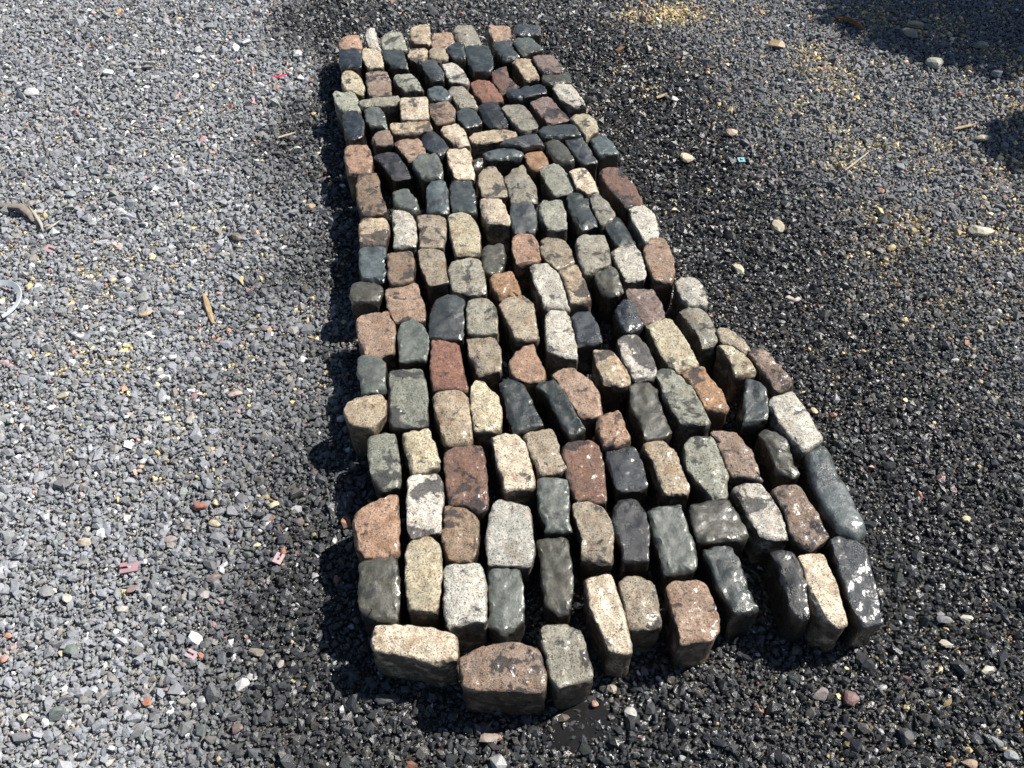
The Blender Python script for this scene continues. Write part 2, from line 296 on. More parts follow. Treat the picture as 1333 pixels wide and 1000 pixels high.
 ('ggr','',130,28,-14,(-175,1868,-160,1902,-110,1922,-86,1894,-79,1842,-70,1781,-108,1769,-159,1784),'grey speckled granite sett left of an olive-grey one, mid-way along the array'),
 ('oliv','',123,-51,-54,(-434,1770,-432,1818,-376,1828,-358,1807,-355,1774,-364,1745,-420,1752),'olive-grey sett left of a pinkish one, mid-way along the array'),
 ('pink','',121,26,4,(-343,1794,-336,1805,-274,1819,-258,1815,-252,1778,-234,1716,-231,1669,-270,1679,-309,1676,-325,1719),'pinkish granite sett right of an olive-grey one, mid-way along the array'),
 ('dgr','',129,34,-6,(-209,1720,-202,1757,-161,1766,-129,1744,-132,1691,-124,1650,-124,1608,-147,1601,-214,1616,-213,1658),'dark grey sett right of a grey-green one, mid-way along the array'),
 ('ggr','',136,-19,-22,(-117,1722,-105,1744,-64,1739,-45,1702,-39,1620,-58,1615,-111,1611),'grey speckled granite sett right of a dark grey one, mid-way along the array'),
 ('gtan','',123,41,-5,(-116,1613,-105,1627,-48,1625,-35,1573,-25,1502,-88,1494,-103,1551),'greyish tan granite sett right of a brick-red one, mid-way along the array'),
 ('pink','',121,16,41,(-407,1679,-396,1693,-331,1711,-318,1678,-306,1629,-304,1572,-347,1557,-375,1564,-395,1616),'pinkish granite sett on the left edge'),
 ('gre','',124,-9,39,(-293,1625,-288,1674,-263,1686,-236,1660,-217,1612,-217,1542,-250,1542,-284,1532,-287,1588),'grey-green sett right of a pinkish one, mid-way along the array'),
 ('red','',130,34,-27,(-209,1598,-190,1602,-138,1590,-130,1519,-106,1432,-147,1434,-192,1433,-202,1484,-200,1536),'brick-red sett right of a grey-green one, mid-way along the array'),
 ('gre','',126,13,-64,(-390,1541,-377,1550,-345,1550,-322,1525,-320,1486,-309,1433,-366,1424,-375,1477),'grey-green sett on the left edge'),
 ('mblu','',131,4,-12,(-307,1488,-294,1495,-222,1495,-211,1428,-202,1316,-289,1321,-297,1411),'grey-green blue-blotched sett right of a grey-green one, mid-way along the array'),
 ('tan','',137,5,-26,(-394,1381,-376,1403,-320,1413,-306,1389,-306,1346,-333,1312,-381,1325,-396,1357),'tan granite sett on the left edge'),
 ('tan','',125,20,29,(-191,1425,-178,1436,-130,1437,-112,1406,-104,1356,-94,1282,-157,1273,-173,1336,-183,1373),'tan granite sett right of a blue-blotched one, in the near half'),
 ('yel','',125,-31,-25,(-100,1434,-90,1466,-70,1460,-42,1417,-24,1365,-31,1313,-89,1312,-94,1372),'yellowish tan granite sett right of a tan one, in the near half'),
 ('gtan','',121,-38,-1,(-32,1735,-21,1765,31,1770,53,1744,59,1687,69,1627,62,1616,8,1612,-3,1664,-21,1699),'greyish tan granite sett left of a whitish one, mid-way along the array'),
 ('white','',122,2,-30,(89,1696,100,1712,141,1716,154,1685,162,1623,164,1543,124,1553,89,1573,93,1643),'whitish granite sett right of a greyish tan one, mid-way along the array'),
 ('blu','',121,-7,-12,(155,1696,166,1709,203,1712,219,1671,233,1605,204,1595,168,1595,164,1650),'blue-black wet sett right of a whitish one, mid-way along the array'),
 ('blu','',131,-32,7,(275,1705,300,1747,319,1748,333,1697,340,1656,320,1636,295,1630,283,1670),'blue-black wet sett right of a blue-black one, mid-way along the array'),
 ('purp','',125,-47,26,(308,1781,321,1788,381,1791,395,1742,402,1695,388,1676,347,1666,329,1705),'purplish brown sett right of a blue-black one, mid-way along the array'),
 ('mtan','',126,-75,21,(208,1563,223,1568,258,1566,266,1534,287,1503,292,1459,267,1451,230,1464,216,1512),'tan black-mottled sett right of a pinkish one, mid-way along the array'),
 ('mwht','',130,-28,61,(273,1590,285,1605,325,1610,340,1576,361,1501,351,1474,305,1463,289,1521),'white black-spotted sett right of a tan mottled one, mid-way along the array'),
 ('yel','',126,-41,20,(351,1650,367,1666,419,1680,438,1620,472,1526,456,1510,410,1501,391,1523,373,1588),'yellowish tan granite sett right of a black-spotted one, mid-way along the array'),
 ('org','',123,-48,-77,(-3,1530,15,1572,54,1595,64,1554,80,1489,76,1469,39,1463,8,1471),'orange-brown granite sett right of a greyish tan one, mid-way along the array'),
 ('pink','',126,-26,23,(101,1480,136,1503,153,1503,189,1464,208,1434,217,1366,190,1352,160,1356,139,1415,117,1458),'pinkish granite sett right of a dark green one, mid-way along the array'),
 ('dgre','',127,-19,-19,(-30,1450,-20,1464,25,1469,41,1415,48,1389,73,1329,50,1316,4,1307,-7,1345,-12,1397),'dark green sett right of a yellowish one, in the near half'),
 ('dgre','',134,61,27,(62,1436,72,1447,107,1460,125,1416,156,1343,174,1310,134,1287,113,1341,92,1405),'dark green sett left of an orange-brown one, in the near half'),
 ('oliv','',123,-35,-14,(291,1448,302,1460,340,1463,358,1437,356,1384,379,1312,356,1294,309,1285,310,1322,292,1390),'olive-grey sett right of an orange-brown one, in the near half'),
 ('org','',133,16,-10,(208,1341,222,1354,253,1364,263,1332,274,1286,261,1264,216,1262,207,1299),'orange-brown granite sett right of a dark green one, in the near half'),
 ('oliv','',119,6,-31,(-83,1947,-73,1983,-27,1990,-22,1946,-27,1887,-39,1857,-78,1867),'olive-grey sett right of a grey speckled one, mid-way along the array'),
 ('org','',125,26,38,(4,2012,15,2022,52,2023,68,1991,79,1906,12,1901,5,1960),'orange-brown granite sett right of an olive-grey one, in the far half'),
 ('gtan','',126,-12,8,(84,1986,93,2004,147,1997,162,1953,175,1896,123,1872,102,1904,87,1938),'greyish tan granite sett right of an orange-brown one, in the far half'),
 ('ggr','',134,13,-50,(184,1991,195,2010,260,2009,270,1953,269,1877,218,1853,196,1848,187,1924),'grey speckled granite sett left of a whitish one, in the far half'),
 ('amb','',133,9,124,(-58,1826,-48,1836,-1,1848,8,1819,24,1767,-32,1762,-48,1796),'amber sett right of a grey speckled one, mid-way along the array'),
 ('white','',123,-3,-11,(50,1884,63,1893,102,1898,129,1856,140,1796,153,1728,140,1724,88,1728,74,1786,62,1832),'whitish granite sett right of an amber one, mid-way along the array'),
 ('tan','',127,-21,-53,(129,1862,143,1877,179,1893,193,1858,200,1809,212,1753,156,1738,152,1784,141,1832),'tan granite sett right of a whitish one, mid-way along the array'),
 ('dgre','',115,-4,-18,(269,2077,316,2112,332,2061,356,1991,302,1981,286,2024),'dark green sett in front of a red-brown one, in the far half'),
 ('white','',122,76,28,(284,1954,297,1964,350,1972,362,1929,367,1873,364,1841,316,1832,296,1897),'whitish granite sett right of an olive-grey one, mid-way along the array'),
 ('pink','',131,-18,11,(375,1946,394,1993,424,1996,445,1977,446,1928,446,1862,441,1825,390,1824,383,1884,373,1927),'pinkish granite sett right of a whitish one, mid-way along the array'),
 ('oliv','',124,-7,27,(227,1862,243,1881,275,1886,288,1863,293,1822,303,1787,270,1769,241,1795),'olive-grey sett left of a whitish one, mid-way along the array'),
 ('white','',128,11,5,(447,1820,463,1834,501,1836,515,1798,522,1730,472,1725,458,1761),'whitish granite sett right of a purplish one, mid-way along the array'),
 ('ggr','',118,-26,14,(444,1711,459,1724,500,1732,518,1698,535,1614,519,1599,488,1588,482,1647),'grey speckled granite sett right of a yellowish one, mid-way along the array'),
 ('gtan','',123,-28,13,(531,1635,550,1648,567,1646,591,1612,612,1577,594,1564,543,1601),'greyish tan granite sett right of a grey speckled one, behind a yellowish one'),
 ('yel','',120,-24,31,(534,1588,557,1598,579,1584,596,1557,612,1502,558,1490,555,1542),'yellowish tan granite sett right of a yellowish one, mid-way along the array'),
 ('pbr','',123,51,19,(603,1564,624,1578,645,1578,659,1539,697,1460,669,1443,645,1444,635,1498),'pinkish brown sett on the right edge'),
 ('pgr','',129,40,-77,(359,1490,376,1504,400,1506,429,1463,452,1410,471,1332,458,1319,401,1325,384,1375,372,1441),'pale greenish-grey granite sett right of an olive-grey one, mid-way along the array'),
 ('amb','',125,-46,-16,(425,1490,444,1498,484,1514,486,1479,513,1430,521,1381,515,1372,465,1379,459,1432),'amber sett right of a pale greenish one, mid-way along the array'),
 ('dgre','',124,44,-2,(568,1406,581,1463,596,1472,627,1444,619,1409,611,1349,587,1341,550,1334,562,1367),'dark green sett behind a pinkish brown one, in the near half'),
 ('white','',133,-19,-2,(621,1393,636,1404,687,1425,703,1368,727,1281,717,1269,673,1245,657,1276,638,1329),'whitish granite sett behind an olive-grey one, in the near half'),
 ('oliv','',125,34,-2,(583,1300,601,1310,625,1303,643,1278,643,1230,654,1187,639,1176,605,1196,603,1251),'olive-grey sett right of a pinkish brown one, in the near half'),
 ('bgre','long',122,-12,-50,(681,1248,699,1269,733,1276,747,1253,746,1196,754,1141,772,1081,769,1041,744,1020,705,1034,691,1099,684,1176),'blue-green glossy sett extra long, in the near half'),
 ('pbr','',131,27,15,(471,1301,529,1300,538,1273,553,1249,557,1199,567,1165,531,1177,495,1185,487,1235),'pinkish brown sett right of a pale greenish one, in the near half'),
 ('mwht','',126,-21,-14,(497,1142,512,1150,560,1157,574,1128,591,1092,596,1017,565,1017,537,1027,523,1069,512,1109),'white black-spotted sett right of an olive-grey one, in the near half'),
 ('oliv','',129,-28,-28,(396,1096,406,1102,482,1114,492,1083,507,1026,499,1016,402,1007,396,1053),'olive-grey sett left of a black-spotted one, in the near half'),
 ('pbr','',133,55,10,(583,1135,600,1143,642,1142,655,1100,671,1050,678,1016,632,987,606,1021,597,1081),'pinkish brown sett right of a black-spotted one, in the near half'),
 ('pgr','',128,7,51,(404,1263,419,1280,472,1284,481,1239,488,1187,480,1129,455,1118,424,1162,404,1202),'pale greenish-grey granite sett right of a tan one, in the near half'),
 ('mblu','',123,3,17,(-337,1281,-332,1297,-280,1303,-270,1253,-255,1157,-299,1150,-318,1188,-329,1237),'grey-green blue-blotched sett on the left edge'),
 ('yel','',132,-9,8,(-255,1290,-246,1298,-198,1309,-183,1262,-166,1212,-195,1196,-228,1181,-238,1230),'yellowish tan granite sett right of a blue-blotched one, in the near half'),
 ('rbr','',123,-23,-23,(-156,1242,-141,1254,-93,1269,-69,1268,-64,1204,-53,1101,-73,1086,-101,1104,-137,1104,-147,1175),'red-brown sett right of a black-spotted one, in the near half'),
 ('cream','',125,31,-24,(-48,1290,-35,1298,7,1301,27,1276,52,1160,35,1149,-15,1144,-25,1197,-36,1244),'cream granite sett right of a red-brown one, in the near half'),
 ('org','',122,-14,12,(-346,1080,-324,1098,-275,1131,-256,1124,-251,1052,-244,984,-273,977,-311,976,-336,1010),'orange-brown granite sett left of a black-spotted one, in the near half'),
 ('mwht','',129,-44,13,(-232,1170,-219,1178,-169,1181,-160,1157,-154,1039,-173,1032,-214,1020,-224,1041),'white black-spotted sett right of an orange-brown one, in the near half'),
 ('mbrn','',120,25,-34,(-151,1098,-141,1103,-101,1104,-78,1071,-76,997,-84,966,-137,970,-147,1005),'brown rust-stained sett right of a black-spotted one, at the near end'),
 ('wgr','',120,-25,-2,(-42,1096,-33,1112,-6,1113,34,1099,38,1047,44,999,37,959,4,955,-49,958,-53,1011,-48,1053),'light grey granite sett right of a rust-stained one, at the near end'),
 ('gtan','',120,7,5,(31,1296,47,1308,93,1319,102,1291,110,1243,127,1204,109,1197,64,1189,49,1240),'greyish tan granite sett left of a red-brown one, in the near half'),
 ('gre','',125,9,31,(59,1165,67,1172,123,1168,125,1128,120,1085,130,1040,97,1041,70,1041,75,1058,61,1100),'grey-green sett left of a greyish tan one, in the near half'),
 ('rbr','',121,0,-1,(118,1266,128,1275,190,1283,203,1262,207,1203,211,1119,186,1116,143,1116,130,1177),'red-brown sett right of a greyish tan one, in the near half'),
 ('blu','',115,14,-27,(219,1257,231,1267,280,1268,294,1248,297,1208,307,1161,291,1150,238,1146,230,1200),'blue-black wet sett left of a tan one, in the near half'),
 ('tan','',121,-16,3,(303,1262,315,1274,355,1280,378,1255,383,1211,400,1158,396,1140,342,1135,334,1176,330,1222),'tan granite sett right of a blue-black one, in the near half'),
 ('gtan','',127,17,-24,(136,1100,149,1109,173,1111,197,1092,215,1056,214,1000,210,956,176,960,148,977,154,1028,141,1068),'greyish tan granite sett right of a grey-green one, in the near half'),
 ('char','',128,15,-14,(222,1084,238,1109,272,1113,294,1087,294,1027,288,959,232,963,235,1000,226,1041),'charcoal sett right of a greyish tan one, in the near half'),
 ('gre','',125,28,15,(301,1086,313,1093,372,1102,378,1056,388,1001,389,955,379,942,323,937,319,976,310,1030),'grey-green sett behind a pinkish one, at the near end'),
 ('oliv','',128,4,40,(-321,951,-309,964,-245,968,-239,913,-232,837,-239,825,-267,828,-309,855,-313,900),'olive-grey sett left of a yellowish one, at the near end'),
 ('yel','',136,16,-56,(-225,976,-216,1009,-181,1014,-157,998,-149,931,-149,876,-150,844,-173,846,-209,848,-214,896),'yellowish tan granite sett right of an olive-grey one, at the near end'),
 ('wgr','',134,-20,-48,(-141,940,-133,949,-72,953,-60,928,-56,870,-54,823,-99,817,-129,807,-137,863),'light grey granite sett right of a yellowish one, at the near end'),
 ('gre','',113,15,38,(-49,940,-37,946,15,951,19,905,22,835,9,820,-19,805,-47,829,-45,887),'grey-green sett in front of a light grey one, at the near end'),
 ('cream','cross',130,-13,51,(-276,778,-268,811,-249,816,-204,810,-121,798,-115,791,-113,746,-151,737,-200,753,-269,761),'cream granite sett laid crosswise, at the near end'),
 ('pbr','cross',125,-21,2,(-98,746,-73,762,-19,776,54,770,59,732,62,681,-19,686,-90,688),'pinkish brown sett laid crosswise, at the near end'),
 ('ggr','',126,2,14,(55,804,69,816,107,818,137,802,143,759,156,711,133,703,87,692,76,715,66,759),'grey speckled granite sett at the front, at the near end'),
 ('oliv','',114,55,-20,(52,1013,60,1022,121,1023,122,973,124,914,117,847,97,846,67,871,68,925,63,975),'olive-grey sett left of a cream one, at the near end'),
 ('cream','',128,-28,6,(155,910,165,916,209,923,218,895,232,837,237,766,224,757,192,765,181,809,164,854),'cream granite sett at the front, right of a grey speckled one'),
 ('gtan','',124,-55,13,(221,908,234,918,267,927,292,910,297,864,300,821,276,812,234,811,232,838,226,880),'greyish tan granite sett at the front, at the near end'),
 ('pink','',128,-39,-73,(323,897,338,910,400,914,408,875,416,835,413,808,398,789,334,776,334,826,326,877),'pinkish granite sett at the front, at the near end'),
 ('dgre','',122,-29,4,(411,985,429,993,471,1002,481,957,486,912,504,858,490,850,450,844,438,884,425,939),'dark green sett at the front, at the near end'),
 ('char','',125,56,23,(551,976,564,987,600,986,605,953,606,890,606,837,588,833,567,849,566,903,564,947),'charcoal sett at the front, at the near end'),
 ('cream','',124,6,-101,(611,972,624,978,665,982,669,941,671,878,675,822,661,814,624,832,618,878,620,933),'cream granite sett right of a charcoal one, at the near end'),
 ('blu','long',120,-32,-4,(687,1011,711,1027,742,1012,759,991,755,933,752,881,752,828,704,819,695,869,694,940),'blue-black wet sett extra long, at the near end'),
]
# small things lying on the gravel (kind, x mm, y mm, width mm, depth mm, colour, label)
ITEMS = [
 ('pebble',-737,1168,36.4,32.9,(200, 110, 75),'rust-orange rounded rock left of the shaded gravel'),
 ('pebble',-691,1124,30.6,18.6,(235, 205, 140),'pale yellow chip in front of the rust-orange rock'),
 ('pebble',-703,1181,16.5,17.5,(240, 215, 140),'small yellow chip beside the rust-orange rock'),
 ('pebble',-563,1172,32.8,19.7,(240, 220, 160),'long pale yellow chip near the shadow edge'),
 ('pebble',-495,1128,27,23.7,(150, 125, 120),'purplish grey pebble near the shadow edge'),
 ('pebble',-561,1134,16.2,21.1,(190, 130, 75),'amber brown chip left of the purplish grey pebble'),
 ('pebble',-582,1065,21.2,13.1,(245, 230, 165),'pale cream yellow chip behind the open plastic spacer'),
 ('pebble',-458,1097,10.7,10,(235, 200, 60),'tiny bright yellow pebble at the shadow edge'),
 ('pebble',-840,956,25.6,18.5,(190, 140, 130),'pink stone just in front of a pink plastic spacer'),
 ('pebble',-662,979,32.6,21.9,(150, 125, 115),'pinkish brown stone between the two pink spacers'),
 ('pebble',-676,941,28.8,18.3,(205, 195, 185),'light grey stone in front of the pinkish brown stone'),
 ('pebble',-977,1071,42.4,25.5,(225, 200, 165),'long cream stone on dry gravel left'),
 ('pebble',-786,1081,35.5,21.3,(195, 170, 165),'pale pink stone on dry gravel'),
 ('pebble',-740,704,21.9,17.5,(235, 120, 45),'bright orange pebble in the near left gravel'),
 ('pebble',-547,650,27.6,23.5,(165, 130, 120),'dusky pink stone near the bottom edge'),
 ('pebble',-537,809,35.7,21.4,(165, 150, 120),'flat tan stone near the sett shadow'),
 ('pebble',-481,782,19.3,19.6,(200, 180, 165),'pale rounded pebble right of the flat tan stone'),
 ('pebble',-979,670,27.8,19.8,(245, 235, 205),'cream block at the near left corner'),
 ('pebble',-916,681,31,31.8,(120, 135, 135),'slate blue stone beside the cream block'),
 ('pebble',-924,812,35.8,28.5,(130, 150, 135),'greenish stone on the near left dry gravel'),
 ('pebble',-947,809,14.6,19,(235, 215, 145),'tall yellow chip beside the greenish stone'),
 ('pebble',-1063,795,19.4,19.8,(235, 150, 115),'salmon pebble at the left picture edge'),
 ('pebble',-1074,1231,52,35.9,(155, 155, 155),'large grey stone on the dry left gravel'),
 ('pebble',-1022,947,30.6,36.8,(165, 165, 165),'grey block on the dry gravel, far left'),
 ('pebble',-973,932,27.1,24.3,(220, 210, 190),'pale blocky stone right of the grey block'),
 ('pebble',-614,648,27.6,28.7,(110, 125, 120),'grey-green stone at the bottom edge'),
 ('pebble',-570,592,15,11.4,(245, 200, 95),'yellow pebble at the bottom edge'),
 ('pebble',-46,632,36.6,23.3,(185, 160, 140),'tan-pink angular stone in front of the crosswise setts'),
 ('pebble',-24,632,15.3,12.9,(225, 140, 100),'orange pebble beside the tan-pink stone'),
 ('pebble',-252,707,47,28.2,(95, 95, 98),'dark grey rock in front of the cream crosswise sett'),
 ('pebble',167,699,18.8,16.1,(215, 150, 110),'orange-tan pebble at the puddle'),
 ('pebble',101,673,27.9,18.5,(120, 105, 85),'brown rock at the puddle rim'),
 ('pebble',237,679,26.4,29.2,(205, 198, 190),'whitish stone right of the puddle'),
 ('pebble',206,728,26.8,17.7,(215, 195, 155),'cream pebble behind the puddle, touching the setts'),
 ('pebble',687,709,37.6,29.6,(160, 105, 100),'reddish purple stone in the near right gravel'),
 ('pebble',625,718,37.8,29.8,(160, 140, 135),'big mauve-grey stone left of the reddish purple one'),
 ('pebble',985,770,35.2,21.1,(235, 222, 190),'cream stone near the right picture edge'),
 ('pebble',918,826,32.7,19.6,(215, 205, 170),'pale yellow-grey stone in the right gravel'),
 ('pebble',980,885,26.6,17.8,(235, 225, 200),'whitish pebble behind the pale yellow-grey stone'),
 ('pebble',929,881,33.3,23.7,(150, 150, 155),'grey stone left of the whitish pebble'),
 ('pebble',775,633,33.6,31,(85, 85, 90),'dark blue-grey stone near the bottom right'),
 ('pebble',887,582,32.9,19.8,(215, 170, 120),'tan stone cut by the bottom picture edge'),
 ('pebble',952,624,30.4,18.3,(130, 145, 150),'slate grey slab at the bottom right'),
 ('pebble',973,596,33.1,22.8,(165, 170, 175),'pale grey stone in the bottom right corner'),
 ('pebble',1061,1134,23.4,22.1,(240, 220, 140),'yellow chip in the middle right gravel'),
 ('pebble',779,1464,17.9,23.2,(240, 200, 125),'thin yellow chip beside the whitish right-edge sett'),
 ('pebble',804,1873,39.8,28,(240, 210, 190),'pale pink stone right of the array'),
 ('pebble',668,1997,29.7,38,(240, 220, 165),'cream cube right of the array'),
 ('pebble',815,2186,47.7,59.8,(210, 190, 140),'tan slab in the right gravel'),
 ('pebble',1435,2167,80.8,48.5,(240, 225, 175),'large cream slab at the far right'),
 ('pebble',581,2538,43.9,49.7,(240, 215, 155),'cream yellow block behind the red-brown sett'),
 ('pebble',753,2684,42.6,41.8,(225, 180, 145),'pinkish tan block on dark gravel'),
 ('pebble',1027,3272,71.7,54.2,(215, 175, 100),'ochre wedge at the far right'),
 ('pebble',585,2898,30.6,33.5,(245, 240, 235),'white angular chip on the dark gravel'),
 ('pebble',1599,3413,67.4,57.5,(190, 175, 115),'ochre clod in the dark shade'),
 ('pebble',1559,3348,78.8,50.8,(170, 170, 150),'pale slab in the dark shade'),
 ('pebble',1584,3121,69.7,73.9,(190, 190, 165),'large pale stone at the edge of the shade'),
 ('pebble',1813,3261,53.7,53.9,(180, 180, 150),'pale stone deep in the shade'),
 ('pebble',1799,3057,48.8,62.9,(140, 150, 160),'bluish stone inside the shade edge'),
 ('pebble',1616,2652,52.9,33.7,(245, 225, 165),'cream pebble between the two shades'),
 ('pebble',-1735,2938,61.7,38.4,(245, 245, 240),'flat white stone in the far left gravel'),
 ('pebble',-1501,3073,40.3,45.3,(245, 245, 245),'white triangular chip in the far left gravel'),
 ('pebble',-1200,3238,41.6,38.9,(250, 250, 250),'white stone in the far left gravel, middle'),
 ('pebble',-1033,3289,36,44.7,(250, 250, 250),'white stone in the far left gravel, nearest the setts'),
 ('pebble',-1550,3255,23.8,31,(250, 245, 240),'small white upright chip in the far left gravel'),
 ('pebble',-819,3198,41.3,52.5,(240, 240, 245),'white stone behind the array, left'),
 ('pebble',-1411,2345,42.1,38.8,(175, 190, 195),'pale blue-grey slab on the left gravel'),
 ('pebble',-1226,2256,41.2,34,(240, 240, 235),'white stone on the left gravel'),
 ('pebble',-637,2283,29.3,34.5,(235, 195, 120),'yellow-tan pebble at the sett shadow'),
 ('pebble',-857,2969,25.4,33,(225, 150, 115),'salmon pebble near the red plastic scrap'),
 ('pebble',-702,2805,19.1,24.8,(235, 205, 110),'yellow pebble at the far left shadow edge'),
 ('pebble',-1243,2117,42.3,26,(210, 212, 218),'light grey wedge on the left gravel'),
 ('pebble',-1061,1877,44.3,35.7,(175, 175, 172),'grey block left of the wood splinter'),
 ('pebble',-938,1814,21.8,24.7,(235, 225, 205),'cream cube left of the wood splinter'),
 ('pebble',-1033,1814,39.2,23.5,(240, 190, 115),'orange-tan chip on the left gravel'),
 ('pebble',-1165,1507,34.2,20.5,(245, 230, 175),'cream bar on the left gravel'),
 ('pebble',-720,1515,38.3,25.2,(235, 195, 170),'peach stone near the left edge of the setts'),
 ('pebble',-879,1436,29.6,18.1,(245, 225, 165),'yellow cream chip on the left gravel'),
 ('pebble',-913,1642,22.9,20.2,(250, 250, 250),'bright white pebble on the left gravel'),
 ('pebble',-1188,1719,29.8,21.1,(240, 235, 235),'white chip on the left gravel'),
 ('pebble',-841,2139,42.5,40.8,(150, 140, 115),'brownish rock left of the setts'),
 ('spacer',-1394,2086,41.9,28.4,(245, 190, 195),'pink plastic spacer beside the dry leaf stalks'),
 ('spacer',-859,1008,45.1,28.6,(225, 150, 165),'pink plastic spacer with closed slot on dry gravel'),
 ('spacer',-527,1031,29.7,24.1,(245, 195, 205),'pink plastic spacer with open slot near the sett shadow'),
 ('spacer',-671,803,29.2,17.5,(235, 180, 190),'pink plastic spacer lying half buried in near gravel'),
 ('tile',762,2525,23.2,28.2,(150, 205, 215),'light blue plastic square with dark mark'),
]

# ------------------------------------------------------------------ setts
def chaikin(p):
    out = []
    for i in range(len(p)):
        a, b = p[i], p[(i+1) % len(p)]
        out += [(a[0]*.9+b[0]*.1, a[1]*.9+b[1]*.1), (a[0]*.1+b[0]*.9, a[1]*.1+b[1]*.9)]
    return out
def resample(p, n):
    L = [0]
    for i in range(len(p)): L.append(L[-1]+math.dist(p[i], p[(i+1) % len(p)]))
    out = []; k = 0
    for q in range(n):
        d = L[-1]*q/n
        while L[k+1] < d: k += 1
        t = (d-L[k])/max(1e-9, L[k+1]-L[k]); a, b = p[k], p[(k+1) % len(p)]
        out.append((a[0]+(b[0]-a[0])*t, a[1]+(b[1]-a[1])*t))
    return out
RAW = []
for _s in SETTS:
    q = [(a/1000, b/1000) for a, b in zip(_s[5][::2], _s[5][1::2])]
    RAW.append((q, min(p[0] for p in q), max(p[0] for p in q), min(p[1] for p in q), max(p[1] for p in q)))
def hits(x, y, idx):
    for j, (q, x0, x1, y0, y1) in enumerate(RAW):
        if j == idx or x < x0 or x > x1 or y < y0 or y > y1: continue
        c = False
        for k in range(len(q)):
            (ax, ay), (bx, by) = q[k-1], q[k]
            if (ay > y) != (by > y) and x < (bx-ax)*(y-ay)/(by-ay)+ax: c = not c
        if c: return True
    return False
def grow(R, cx, cy, idx, full=.0062):
    """push the outline out to the neighbour it leans on, at most 6 mm"""
    g = []
    for a, b in R:
        r = math.hypot(a, b); e = full
        while e > .0012 and hits(cx+a*(1+2*e/r), cy+b*(1+2*e/r), idx): e *= .6
        g.append(e)
    for _ in range(3): g = [(g[i-1]+g[i]+g[(i+1) % len(g)])/3 for i in range(len(g))]
    return [(a*(1+e/math.hypot(a, b)), b*(1+e/math.hypot(a, b))) for (a, b), e in zip(R, g)]
